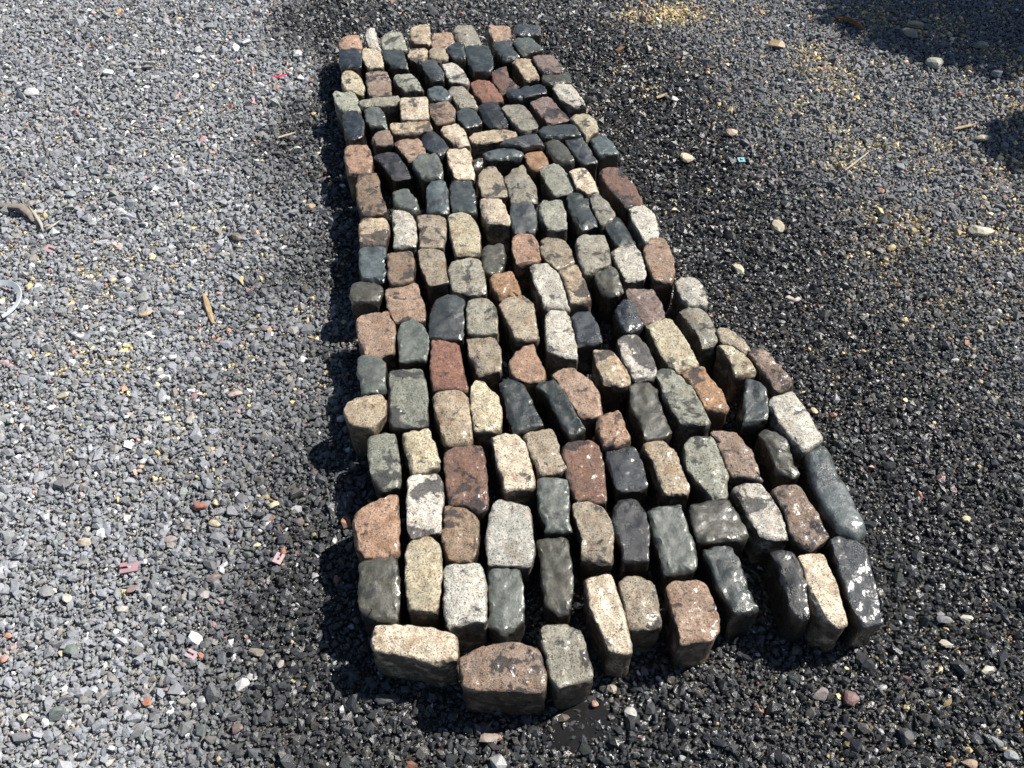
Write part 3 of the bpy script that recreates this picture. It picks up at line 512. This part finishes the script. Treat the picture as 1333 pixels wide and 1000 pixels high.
def build_sett(key, flag, z, bx, by, outline, label, idx):
    z /= 1000; bx /= 1000; by /= 1000
    P = [(a/1000, b/1000) for a, b in zip(outline[::2], outline[1::2])]
    cx = sum(p[0] for p in P)/len(P); cy = sum(p[1] for p in P)/len(P)
    P = [(p[0]-cx, p[1]-cy) for p in P]
    if sum(P[i][0]*P[(i+1) % len(P)][1]-P[(i+1) % len(P)][0]*P[i][1] for i in range(len(P))) < 0: P.reverse()
    n = 96; R = grow(resample(chaikin(P), n), cx, cy, idx)
    # long axis of the block: inner rings shrink onto it
    sxx = sum(a*a for a, b in R); syy = sum(b*b for a, b in R); sxy = sum(a*b for a, b in R)
    ang = .5*math.atan2(2*sxy, sxx-syy); ux, uy = math.cos(ang), math.sin(ang)
    half = max(abs(a*ux+b*uy) for a, b in R); wid = max(abs(-a*uy+b*ux) for a, b in R)
    hl = max(0, half-wid)*.9
    SK = [(max(-hl, min(hl, (a*ux+b*uy)*hl/half*1.15))*ux, max(-hl, min(hl, (a*ux+b*uy)*hl/half*1.15))*uy) for a, b in R]
    rnd = random.Random(idx*7+1); sd = Vector((idx*3.7, idx*1.3, idx*.7))
    basalt = PAL[key][1] == 'b'
    bev = rnd.uniform(.0034, .0074)*(1.2 if basalt else 1)*(1.35 if flag == 'long' and key == 'bgre' else 1)
    crown = rnd.uniform(-.001, .0045)
    taper = rnd.uniform(.02, .08)
    # spalled facets: planes that cut the rim here and there
    cuts = []
    for c_ in range(rnd.randint(3, 6) if flag != 'long' else (0 if key == 'bgre' else 2)):
        th = rnd.uniform(0, 2*math.pi) if c_ else -math.pi/2+rnd.gauss(0, .25); e = rnd.uniform(.5, 1.15); nv = Vector((math.cos(th)*math.cos(e), math.sin(th)*math.cos(e), math.sin(e)))
        hs = max(a*nv.x+b*nv.y for a, b in R); cuts.append((nv, hs-rnd.uniform(.0025, .0085)*(1.5 if flag == 'long' else 1)))
    V = []; Fc = []; H = []
    rows = [('t', .0), ('t', .14), ('t', .27), ('t', .39), ('t', .5), ('t', .6), ('t', .69), ('t', .77), ('t', .85), ('t', .93), ('e', 1.5), ('e', .95), ('e', .5), ('e', .16), ('w', .05), ('w', .14), ('w', .26), ('w', .42), ('w', .6), ('w', .8), ('w', 1.0)]
    for kind, s in rows:
        for i in range(n):
            kx, ky = SK[i]; x, y = R[i][0]-kx, R[i][1]-ky; r = math.hypot(x, y)+1e-6
            ox, oy = R[i]; bl = bev*(.4+1.1*max(0, noise.noise(Vector((ox*45, oy*45, 0))+sd)+.2)+1.6*max(0, noise.noise(Vector((ox*80, oy*80, 3))+sd)-.28))     # chipped edge width
            if flag == 'long' and key == 'bgre': bl = bev*(.75+.9*max(0, noise.noise(Vector((ox*30, oy*30, 0))+sd)+.2))
            if kind == 't':
                f = s*(1-1.7*bev/r); px, py, pz = x*f, y*f, crown*(1-s*s)
            elif kind == 'e':
                f = 1-s*bl/r; px, py = x*f, y*f; q = max(0, 1-s/1.5); pz = -bl*1.15*q**1.7
            else:
                hh = z+.006; d = s*hh
                f = 1; kx, ky = -R[i][0]*taper*s**1.2, -R[i][1]*taper*s**1.2; px, py, pz = R[i][0], R[i][1], -bl*1.1-(hh-bl*1.1)*s
            px += kx; py += ky
            # rough hewn unevenness
            q3 = Vector((px, py, pz))
            for nv, cc in cuts:
                dd = q3.dot(nv)-cc
                if dd > 0: q3 -= nv*dd*.92
            px, py, pz = q3
            a = noise.noise_vector(q3*24+sd); b = noise.noise_vector(q3*70+sd)+noise.noise_vector(q3*120+sd)*.55 if kind != 't' else noise.noise_vector(q3*48+sd)*1.25
            if flag == 'long': a = a*1.15; b = b*.5
            aw = .0022 if kind != 'w' else .0050
            dz = a.z*.0028+b.z*(.0023 if not basalt else .0017) if kind != 'w' else b.z*.0015
            k = 1.0 if kind != 't' else .35
            px += (a.x*aw+b.x*.0021)*k; py += (a.y*aw+b.y*.0021)*k
            pz2 = pz+dz+(bx*px+by*py)*(1 if kind != 'w' else 1-s)
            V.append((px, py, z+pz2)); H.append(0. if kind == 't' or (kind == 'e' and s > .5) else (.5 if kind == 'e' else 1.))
    # fan + rings
    for k in range(len(rows)-1):
        a, b = k*n, (k+1)*n
        for i in range(n):
            j = (i+1) % n; Fc.append((a+i, b+i, b+j, a+j))
    o = mesh_obj('paving_stone', V, Fc, MAT[key], loc=(cx, cy, 0))
    o.data.set_sharp_from_angle(angle=math.radians(36))
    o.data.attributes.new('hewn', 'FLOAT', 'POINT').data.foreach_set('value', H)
    tag(o, label, 'paving stone', 'old paving stones laid out on the gravel')
    return P, cx, cy
FOOT = []
for i, (key, flag, z, bx, by, outline, label) in enumerate(SETTS):
    FOOT.append(build_sett(key, flag, z, bx, by, outline, label, i))

# ------------------------------------------------------------------ gravel: one uncountable mass of real faceted chips
t_ = (1+5**.5)/2
ICO_V = np.array([(-1,t_,0),(1,t_,0),(-1,-t_,0),(1,-t_,0),(0,-1,t_),(0,1,t_),(0,-1,-t_),(0,1,-t_),(t_,0,-1),(t_,0,1),(-t_,0,-1),(-t_,0,1)])/math.sqrt(1+t_*t_)
ICO_F = np.array([(0,11,5),(0,5,1),(0,1,7),(0,7,10),(0,10,11),(1,5,9),(5,11,4),(11,10,2),(10,7,6),(7,1,8),(3,9,4),(3,4,2),(3,2,6),(3,6,8),(3,8,9),(4,9,5),(2,4,11),(6,2,10),(8,6,7),(9,8,1)])
OCT_V = np.array([(1,0,0),(-1,0,0),(0,1,0),(0,-1,0),(0,0,1),(0,0,-1)], float)
OCT_F = np.array([(0,2,4),(2,1,4),(1,3,4),(3,0,4),(2,0,5),(1,2,5),(3,1,5),(0,3,5)])
PUDDLES = [(.140,.668,.075,.055), (.100,.632,.05,.035), (.185,.705,.05,.03)]
def inside_setts(x, y):
    m = np.zeros(len(x), bool)
    for P, cx, cy in FOOT:
        r = max(math.hypot(*p) for p in P)
        c = np.where((abs(x-cx) < r) & (abs(y-cy) < r))[0]
        if not len(c): continue
        ins = np.zeros(len(c), bool); px, py = (x[c]-cx)/.84, (y[c]-cy)/.84
        for k in range(len(P)):
            (x1, y1), (x2, y2) = P[k], P[(k+1) % len(P)]
            cond = (y1 > py) != (y2 > py)
            xi = (x2-x1)*(py-y1)/((y2-y1) if y2 != y1 else 1e-9)+x1
            ins ^= cond & (px < xi)
        m[c] |= ins
    return m
def scatter(cell, y0, y1, keep=1.0):
    ny = int((y1-y0)/cell); xmax = 1.03+.367*y1; nx = int(2*xmax/cell)
    J, I = np.meshgrid(np.arange(ny), np.arange(nx), indexing='ij')
    x = (-xmax+(I+RNG.random(I.shape))*cell).ravel(); y = (y0+(J+RNG.random(J.shape))*cell).ravel()
    k = abs(x) < 1.0+.367*y
    if keep < 1: k &= RNG.random(len(x)) < keep
    x, y = x[k], y[k]
    k = ~inside_setts(x, y); return x[k], y[k]
GCOL = np.array([lin(c, 1.44) for c in [(124,126,131),(115,118,123),(135,136,140),(121,125,124),(110,110,113),(130,127,123),(140,137,132),
                                  (184,164,124),(204,186,142),(205,205,205),(186,140,116),(160,128,130)]])
GWET = np.array([.14,.125,.155,.135,.13,.175,.20,.56,.62,.46,.32,.26])
def rocks(x, y, diam, V0, F0, lift, flat=(.42,.85)):
    n = len(x); nv = len(V0)
    nz = lattice_noise(x, y, 2.3, 21)-.5+.6*(lattice_noise(x, y, 7.7, 22)-.5)
    wet = wetness(x, y, nz)
    # mixture: yellow crumbs lie in drifts
    yel = np.clip(.007+.07*smooth(.58, .85, lattice_noise(x, y, 2.6, 31)*.75+lattice_noise(x, y, 8., 32)*.35), 0, 1)
    right = smooth(.1, .6, x-right_edge(y))
    yel = yel*(.8+6.5*right*smooth(1.6, 2.6, y))
    for qx, qy, qr, qa in ((.66,3.54,.11,1.3), (.50,3.50,.08,.9), (.75,3.15,.12,.12), (-1.18,1.98,.13,.20), (-1.10,1.62,.11,.18), (-.62,1.20,.07,.15), (-.9,3.1,.2,.04)):
        yel = yel+qa*np.exp(-((x-qx)**2+((y-qy)*1.2)**2)/qr**2)*np.where(diam < .009, 1.3, .85)
    base_p = np.array([.27,.24,.12,.09,.17,.05,.04])
    base_p /= base_p.sum()
    kind = RNG.choice(7, n, p=base_p)
    u = RNG.random(n)
    kind = np.where(u < yel, np.where(RNG.random(n) < .5, 7, 8), kind)
    wht = .014*(1-right)+.006
    kind = np.where((u >= yel) & (u < yel+wht), 9, kind)
    kind = np.where(u > .991, np.where(RNG.random(n) < .5, 10, 11), kind)
    br = np.exp(RNG.normal(0, .12, n)); diam = np.where((kind == 7) | (kind == 8), diam*.74, diam)
    mul = (1-wet)*1.0+wet*GWET[kind]
    col = GCOL[kind]*(br*mul)[:, None]
    sc = np.stack([np.ones(n), RNG.uniform(.5, .95, n), RNG.uniform(flat[0], flat[1], n)], 1)*(diam/2)[:, None]
    v = V0[None]*RNG.uniform(.62, 1.30, (n, nv, 1))+RNG.normal(0, .10, (n, nv, 3))
    v = v*sc[:, None, :]
    # tilt a little, then spin about the vertical
    ta = RNG.normal(0, .38, n); tb = RNG.normal(0, .38, n); sp = RNG.uniform(0, 2*math.pi, n)
    X, Y, Z = v[..., 0], v[..., 1], v[..., 2]
    c, s = np.cos(ta)[:, None], np.sin(ta)[:, None]; Y, Z = Y*c-Z*s, Y*s+Z*c
    c, s = np.cos(tb)[:, None], np.sin(tb)[:, None]; X, Z = X*c+Z*s, -X*s+Z*c
    c, s = np.cos(sp)[:, None], np.sin(sp)[:, None]; X, Y = X*c-Y*s, X*s+Y*c
    zc = gh(x, y)+lift*RNG.uniform(.2, 1., n)+diam*.12
    for qx, qy, rx, ry in PUDDLES:
        d = np.hypot((x-qx)/rx, (y-qy)/ry); zc = zc-np.clip(1.0-d+.9*(lattice_noise(x, y, 28., 77)-.5), 0, .6)*.007
    V = np.stack([X+x[:, None], Y+y[:, None], Z+zc[:, None]], -1).reshape(-1, 3)
    Fc = (F0[None]+(np.arange(n)*nv)[:, None, None]).reshape(-1, 3)
    for qx, qy, qr in ((.86,.98,.11), (.80,1.10,.07), (.52,2.35,.11), (.14,.70,.13), (.90,.85,.1), (.3,.62,.12)):
        wet = wet+.45*np.exp(-((x-qx)**2+(y-qy)**2)/qr**2)
    C = np.concatenate([np.repeat(col, nv, 0), np.repeat(wet, nv)[:, None]], 1)
    return V, Fc, C
def gravel_material():
    N = NT('gravel_chips'); at = N.n('Attribute', attribute_name='chip'); g = N.n('NewGeometry')
    p = g.outputs['Position']
    s = N.rng(N.noise(p, 260, 3, .65), .3, .7, .78, 1.22)
    c = N.n('CombineColor', {0: s, 1: s, 2: s}).outputs[0]
    N.set(N.b.inputs['Base Color'], N.mix(1.0, at.outputs['Color'], c, 'MULTIPLY'))
    N.set(N.b.inputs['Roughness'], N.math('SUBTRACT', N.rng(at.outputs['Alpha'], .2, 1., .7, .24), N.rng(at.outputs['Alpha'], 1., 1.4, 0., .12)))
    N.set(N.b.inputs['Specular IOR Level'], N.rng(at.outputs['Alpha'], .2, 1., .25, .5))
    N.set(N.b.inputs['Normal'], N.n('Bump', {'Height': N.noise(p, 380, 3, .6), 'Strength': .55, 'Distance': .002}).outputs[0])
    return N.m
M_GRAVEL = gravel_material()
def chip(x, y): return 1.06-.09*smooth(-.3, .5, x)
def build_gravel():
    parts = []
    x, y = scatter(.0112, .30, 2.15); d = chip(x, y)*.0140*np.exp(RNG.normal(0, .32, len(x))); parts.append(rocks(x, y, d, ICO_V, ICO_F, .006))
    x, y = scatter(.045, .30, 2.15, .8); d = chip(x, y)*.0235*np.exp(RNG.normal(0, .22, len(x))); parts.append(rocks(x, y, d, ICO_V, ICO_F, .007))
    x, y = scatter(.0108, 2.15, 4.15); d = chip(x, y)*.0150*np.exp(RNG.normal(0, .34, len(x))); parts.append(rocks(x, y, d, OCT_V*1.08, OCT_F, .006))
    x, y = scatter(.05, 2.15, 4.15, .8); d = chip(x, y)*.025*np.exp(RNG.normal(0, .22, len(x))); parts.append(rocks(x, y, d, ICO_V, ICO_F, .007))
    x, y = scatter(.0078, .30, 2.15, .85); d = .0062*np.exp(RNG.normal(0, .28, len(x))); parts.append(rocks(x, y, d, OCT_V*1.08, OCT_F, .010))
    V, Fc, C = [], [], []; off = 0
    for v, f, c in parts: V.append(v); Fc.append(f+off); C.append(c); off += len(v)
    V = np.concatenate(V).astype(np.float32); Fc = np.concatenate(Fc).astype(np.int32); C = np.concatenate(C).astype(np.float32)
    me = bpy.data.meshes.new('gravel'); nf = len(Fc)
    me.vertices.add(len(V)); me.vertices.foreach_set('co', V.ravel())
    me.loops.add(nf*3); me.loops.foreach_set('vertex_index', Fc.ravel())
    me.polygons.add(nf); me.polygons.foreach_set('loop_start', np.arange(0, nf*3, 3, dtype=np.int32))
    me.attributes.new('chip', 'FLOAT_COLOR', 'POINT').data.foreach_set('color', C.ravel())
    me.update(calc_edges=True)
    me.polygons.foreach_set('use_smooth', np.zeros(nf, bool))
    me.materials.append(M_GRAVEL)
    o = bpy.data.objects.new('gravel', me); COL.objects.link(o)
    tag(o, 'loose grey gravel, dry on the left and wet round the setts', 'gravel', kind='stuff')
    print('gravel tris', nf)
build_gravel()

# ------------------------------------------------------------------ puddle of run-off water
def puddle_material():
    N = NT('muddy_water'); p = N.n('NewGeometry').outputs['Position']
    s = N.rng(N.noise(p, 60, 3), .3, .7, .8, 1.2)
    N.set(N.b.inputs['Base Color'], N.mix(1.0, (.017, .016, .016, 1), N.n('CombineColor', {0: s, 1: s, 2: s}).outputs[0], 'MULTIPLY'))
    N.b.inputs['Roughness'].default_value = .07; N.b.inputs['IOR'].default_value = 1.33
    N.set(N.b.inputs['Normal'], N.n('Bump', {'Height': N.noise(p, 90, 2, .5), 'Strength': .12, 'Distance': .003}).outputs[0])
    return N.m
def build_puddle():
    V = [(0, 0, 0)]; n = 72; ring = 5
    for k in range(1, ring+1):
        for i in range(n):
            a = 2*math.pi*i/n; r = 1+.32*noise.noise(Vector((math.cos(a)*1.6, math.sin(a)*1.6, 4)))+.14*noise.noise(Vector((math.cos(a)*5, math.sin(a)*5, 1)))
            V.append((math.cos(a)*r*.100*k/ring, math.sin(a)*r*.075*k/ring, -.010*(k/ring)**6))
    Fc = [(0, 1+i, 1+(i+1) % n) for i in range(n)]
    for k in range(ring-1):
        for i in range(n): Fc.append((1+k*n+i, 1+(k+1)*n+i, 1+(k+1)*n+(i+1) % n, 1+k*n+(i+1) % n))
    tag(mesh_obj('puddle', V, Fc, puddle_material(), loc=(.140, .668, .0074)), kind='structure')
build_puddle()

# ------------------------------------------------------------------ single stones and scraps that stand out on the gravel
def build_pebble(x, y, wd, dp, col, label, idx):
    rnd = random.Random(idx*13+5); sd = Vector((idx*2.3, idx*.9, 5))
    import bmesh
    bm = bmesh.new(); bmesh.ops.create_icosphere(bm, subdivisions=2, radius=1.0)
    # facet the ball: clip it with a few random planes
    for k in range(rnd.randint(6, 9)):
        d = Vector((rnd.gauss(0, 1), rnd.gauss(0, 1), rnd.gauss(0, .8))).normalized(); c = rnd.uniform(.45, .72)
        for v in bm.verts:
            q = v.co.dot(d)
            if q > c: v.co -= d*(q-c)*.95
    h = min(wd, dp)*rnd.uniform(.42, .62)
    for v in bm.verts:
        v.co += noise.noise_vector(v.co*1.7+sd)*.12
        v.co = Vector((v.co.x*wd*.62, v.co.y*dp*.62, v.co.z*h*.62))
    V = [v.co[:] for v in bm.verts]; Fc = [[v.index for v in f.verts] for f in bm.faces]; bm.free()
    z0 = min(v[2] for v in V)
    o = mesh_obj('pebble', V, Fc, M_PEB, loc=(x, y, float(gh(np.array([x]), np.array([y]))[0])+.0085-z0*.8), smooth_sh=False)
    o.rotation_euler = (rnd.gauss(0, .12), rnd.gauss(0, .12), rnd.uniform(-.5, .5))
    L = lin(col, .66); g_ = .3*L[0]+.59*L[1]+.11*L[2]; o.color = (*(g_+(v-g_)*.56 for v in L), 1)
    tag(o, label, 'pebble', 'odd coloured stones lying on the gravel')
def prism(name, outline, z0, z1, mat, loc, rot, hole=None, parent=None):
    """flat plate from an outline, top and bottom with side walls"""
    import bmesh
    bm = bmesh.new(); f = bm.faces.new([bm.verts.new((a, b, z0)) for a, b in outline])
    r = bmesh.ops.extrude_face_region(bm, geom=[f])
    for v in [g for g in r['geom'] if isinstance(g, bmesh.types.BMVert)]: v.co.z = z1
    bmesh.ops.bevel(bm, geom=bm.edges[:], offset=abs(z1-z0)*.15, segments=1, affect='EDGES')
    bmesh.ops.recalc_face_normals(bm, faces=bm.faces[:])
    me = bpy.data.meshes.new(name); bm.to_mesh(me); bm.free(); me.materials.append(mat)
    o = bpy.data.objects.new(name, me); COL.objects.link(o); o.location = loc; o.rotation_euler = rot
    if parent: o.parent = parent
    return o
for i, (kind, x, y, wd, dp, col, label) in enumerate(ITEMS):
    x, y, wd, dp = x/1000, y/1000, wd/1000, dp/1000
    if kind == 'pebble': build_pebble(x, y, wd*.9, dp*.9, col, label, i)
    elif kind == 'spacer':
        a, b = wd*.43, max(dp, wd*.75)*.43
        # a horseshoe shim: plate with a slot that opens on one side
        ol = [(-a,-b),(a,-b),(a,-b*.22),(-a*.35,-b*.22),(-a*.35,b*.22),(a,b*.22),(a,b),(-a,b)]
        m = plain('pink_plastic_%d' % i, tuple(v*.6+.4*sum(col)/3 for v in col), .55, .6, .5, .06, 60, .1)
        rz = {0: 2.7, 1: -.5, 2: 3.4, 3: 1.2}[i % 4]
        o = prism('plastic_spacer', ol, 0, .0035, m, (x, y, .0125), (.12, -.10, rz))
        tag(o, label, 'plastic spacer', 'pink plastic spacers dropped on the gravel')
    else:
        a = wd/2
        m = plain('blue_plastic', col, .4, .8, .5, .06, 60, .1)
        o = prism('plastic_tile', [(-a,-a),(a,-a),(a,a),(-a,a)], 0, .004, m, (x, y, .0165), (.05, .05, .12))
        tag(o, label, 'plastic scrap')
        prism('notch', [(-a*.4,-a*.4),(a*.4,-a*.4),(a*.4,a*.05),(0,a*.05),(0,a*.5),(-a*.4,a*.5)], .0042, .0050, plain('dark_plastic', (40,46,52), .5), (0,0,0), (0,0,0), parent=o)

# wood splinter: a long tapering sliver with split ends
def build_splinter(name, a, b, wd, th, mat, label, cat, zl=.016):
    a, b = Vector((*a, zl)), Vector((*b, zl-.002)); d = b-a; L = d.length
    V, Fc = [], []; n = 14
    for i in range(n+1):
        t = i/n; ww = wd*(.25+.75*math.sin(math.pi*min(1, .12+t*.86))**.6)*(1+.15*noise.noise(Vector((t*6, 1, 7+L))))
        for (u, v) in ((-.5,0),(-.3,.8),(.05,1),(.42,.7),(.5,0),(.1,-.5)):
            V.append((t*L, u*ww+.03*wd*math.sin(t*7), v*th*(.7+.5*noise.noise(Vector((t*5, u*3, L*9))))))
    for i in range(n):
        for k in range(6): Fc.append((i*6+k, i*6+(k+1) % 6, (i+1)*6+(k+1) % 6, (i+1)*6+k))
    Fc.append(tuple(range(5, -1, -1))); Fc.append(tuple(n*6+k for k in range(6)))
    o = mesh_obj(name, V, Fc, mat, loc=a, smooth_sh=False)
    o.rotation_euler = (0, math.asin(max(-1, min(1, -d.z/L))), math.atan2(d.y, d.x))
    return tag(o, label, cat)
M_WOOD = plain('bare_wood', (188,164,128), .7, .8, .3, .25, 90, .5)
M_TWIG = plain('dry_straw', (198,190,176), .8, .8, .2, .2, 150, .5)
M_LEAF = plain('dead_leaf', (128,92,62), .6, .8, .3, .3, 90, .5)
build_splinter('wood_splinter', (-.884,1.884), (-.832,1.768), .017, .006, M_WOOD, 'pale brown wood splinter on the gravel left of the setts', 'wood splinter')
build_splinter('wood_stick', (1.528,2.706), (1.612,2.738), .010, .005, M_WOOD, 'short pale stick between the two shaded patches', 'stick')
build_splinter('twig', (1.095,2.470), (1.200,2.575), .006, .004, M_TWIG, 'thin pale twig on the dark gravel at right', 'twig')
build_splinter('twig', (-.800,2.655), (-.745,2.690), .008, .004, M_TWIG, 'short straw twig on the gravel left of the setts', 'twig')
build_splinter('red_scrap', (-.882,3.035), (-.835,3.062), .012, .004, plain('red_plastic', (215,60,90), .4, .8), 'small red plastic scrap in the far left gravel', 'plastic scrap')
build_splinter('wood_chip', (.52,2.90), (.56,2.93), .012, .006, M_WOOD, 'tan wood chip on gravel right of the far end', 'wood chip')
# dead leaf stalks at the far left
def curved_blade(pts, wd, mat, name, label, cat, fold=.35):
    V, Fc = [], []; n = len(pts)
    for i, p in enumerate(pts):
        p = Vector(p); d = (Vector(pts[min(i+1, n-1)])-Vector(pts[max(i-1, 0)])).normalized(); s = Vector((-d.y, d.x, 0)).normalized()
        ww = wd*(math.sin(math.pi*(.08+.84*i/(n-1)))**.7)
        for u, h in ((-1, 0), (-.5, fold*.7), (0, fold), (.5, fold*.7), (1, 0), (0, fold-.45)):
            V.append(p+s*u*ww/2+Vector((0, 0, h*ww*.5)))
    for i in range(n-1):
        for k in range(6): Fc.append((i*6+k, i*6+(k+1) % 6, (i+1)*6+(k+1) % 6, (i+1)*6+k))
    Fc.append(tuple(range(5, -1, -1))); Fc.append(tuple((n-1)*6+k for k in range(6)))
    return tag(mesh_obj(name, V, Fc, mat), label, cat)
M_GREY = plain('grey_stalk', (150,140,130), .8, .8, .2, .25, 120, .5)
curved_blade([(-1.66,2.285,.018),(-1.60,2.28,.022),(-1.54,2.27,.026),(-1.50,2.235,.022),(-1.485,2.21,.016)], .030, M_GREY, 'dry_stalk', 'broad grey dead leaf stalk at the left picture edge', 'dead stalk')
curved_blade([(-1.515,2.27,.026),(-1.485,2.235,.024),(-1.455,2.195,.020),(-1.44,2.165,.015)], .012, M_TWIG, 'dry_stalk', 'narrow pale dead stalk crossing the broad grey stalk', 'dead stalk')
curved_blade([(-1.435,2.165,.015),(-1.42,2.18,.020),(-1.40,2.21,.020)], .012, M_TWIG, 'dry_stalk', 'short pale dead stalk at the tip of the narrow one', 'dead stalk')
curved_blade([(1.30,3.48,.015),(1.335,3.46,.024),(1.365,3.43,.022),(1.385,3.39,.014)], .040, M_LEAF, 'dead_leaf', 'curled brown dead leaf at the edge of the far shade', 'dead leaf')
# white plastic hoop, broken open, half in the picture at the left
def build_hoop():
    V, Fc = [], []; n = 44; R = .072; wd = .016; th = .0026
    a0, a1 = math.radians(-52), math.radians(215)
    for i in range(n+1):
        a = a0+(a1-a0)*i/n; lift = .010+.012*(.5+.5*math.sin(a*1.3+.4)); tw = .45+.35*math.sin(a*1.1)
        for u, v in ((-1,-1),(1,-1),(1,1),(-1,1)):
            dr = u*wd/2*math.cos(tw)-v*th/2*math.sin(tw); dz = u*wd/2*math.sin(tw)+v*th/2*math.cos(tw)
            V.append(((R+dr)*math.cos(a), (R+dr)*math.sin(a)*1.0, lift+dz))
    for i in range(n):
        for k in range(4): Fc.append((i*4+k, i*4+(k+1) % 4, (i+1)*4+(k+1) % 4, (i+1)*4+k))
    Fc.append((3,2,1,0)); Fc.append(tuple(n*4+k for k in range(4)))
    o = mesh_obj('plastic_hoop', V, Fc, plain('white_plastic', (232,236,242), .4, .85, .5, .06, 60, .15), loc=(-1.468, 1.845, .012), smooth_sh=False)
    tag(o, 'broken white plastic hoop at the left picture edge', 'plastic hoop')
build_hoop()

# ------------------------------------------------------------------ unseen leafy stand-in, added to cast shade into the far right corner
def build_stand_in_tree():
    root = bpy.data.objects.new('stand_in_tree', None); COL.objects.link(root); root.location = (3.330, 4.379, 0)
    tag(root, 'dense leafy stand-in, added unseen to shade the far right corner of the gravel', 'stand_in_tree')
    V, Fc = [], []; n = 12; rings = [(0,.075),(.15,.06),(.5,.05),(.95,.045),(1.3,.03),(1.7,.012)]
    for z, r in rings:
        for i in range(n): a = 2*math.pi*i/n; V.append((math.cos(a)*r*(1+.1*math.sin(3*a+z*4))+.03*math.sin(z*3), math.sin(a)*r+.02*math.cos(z*4), z))
    for k in range(len(rings)-1):
        for i in range(n): Fc.append((k*n+i, k*n+(i+1) % n, (k+1)*n+(i+1) % n, (k+1)*n+i))
    mesh_obj('trunk', V, Fc, plain('bark', (92,78,62), .85, .8, .2, .3, 40, .9, .01), parent=root)
    V, Fc = [], []                                    # side branch that carries the small outer lobe
    for k in range(9):
        t = k/8; c = Vector((.03-.25*t, -1.27*t, 1.05+.35*t+.06*math.sin(t*3)))
        for i in range(8): a = 2*math.pi*i/8; V.append((c.x+math.cos(a)*(.026-.018*t), c.y, c.z+math.sin(a)*(.026-.018*t)))
    for k in range(8):
        for i in range(8): Fc.append((k*8+i, k*8+(i+1) % 8, (k+1)*8+(i+1) % 8, (k+1)*8+i))
    mesh_obj('branch', V, Fc, bpy.data.materials['bark'], parent=root)
    rnd = random.Random(3); V, Fc = [], []
    lobes = [(0,0,1.5,.86,.86,.50,15000), (-0.24,-1.27,1.40,.34,.22,.2,1800), (.4,.5,1.75,.6,.6,.4,3000)]
    for cx, cy, cz, rx, ry, rz, num in lobes:
        for q in range(num):
            d = Vector((rnd.gauss(0,1), rnd.gauss(0,1), rnd.gauss(0,1))).normalized()*(rnd.random()**.38)
            d *= 1+.10*noise.noise(d*3.2)
            c = Vector((cx+d.x*rx, cy+d.y*ry, cz+d.z*rz)); L = rnd.uniform(.04, .07)
            a = Vector((rnd.gauss(0,1), rnd.gauss(0,1), rnd.gauss(0,.5))).normalized(); b = a.cross(Vector((rnd.gauss(0,1), rnd.gauss(0,1), rnd.gauss(0,1)))).normalized()
            k = len(V); nn = a.cross(b)
            V += [c-a*L*.7, c+b*L*.32+nn*.004, c+a*L*.7, c-b*L*.32+nn*.004]; Fc += [(k,k+1,k+2), (k,k+2,k+3)]
    mesh_obj('crown', V, Fc, plain('leaves', (92,116,58), .5, .7, .4, .35, 6, .2), parent=root, smooth_sh=False)
build_stand_in_tree()
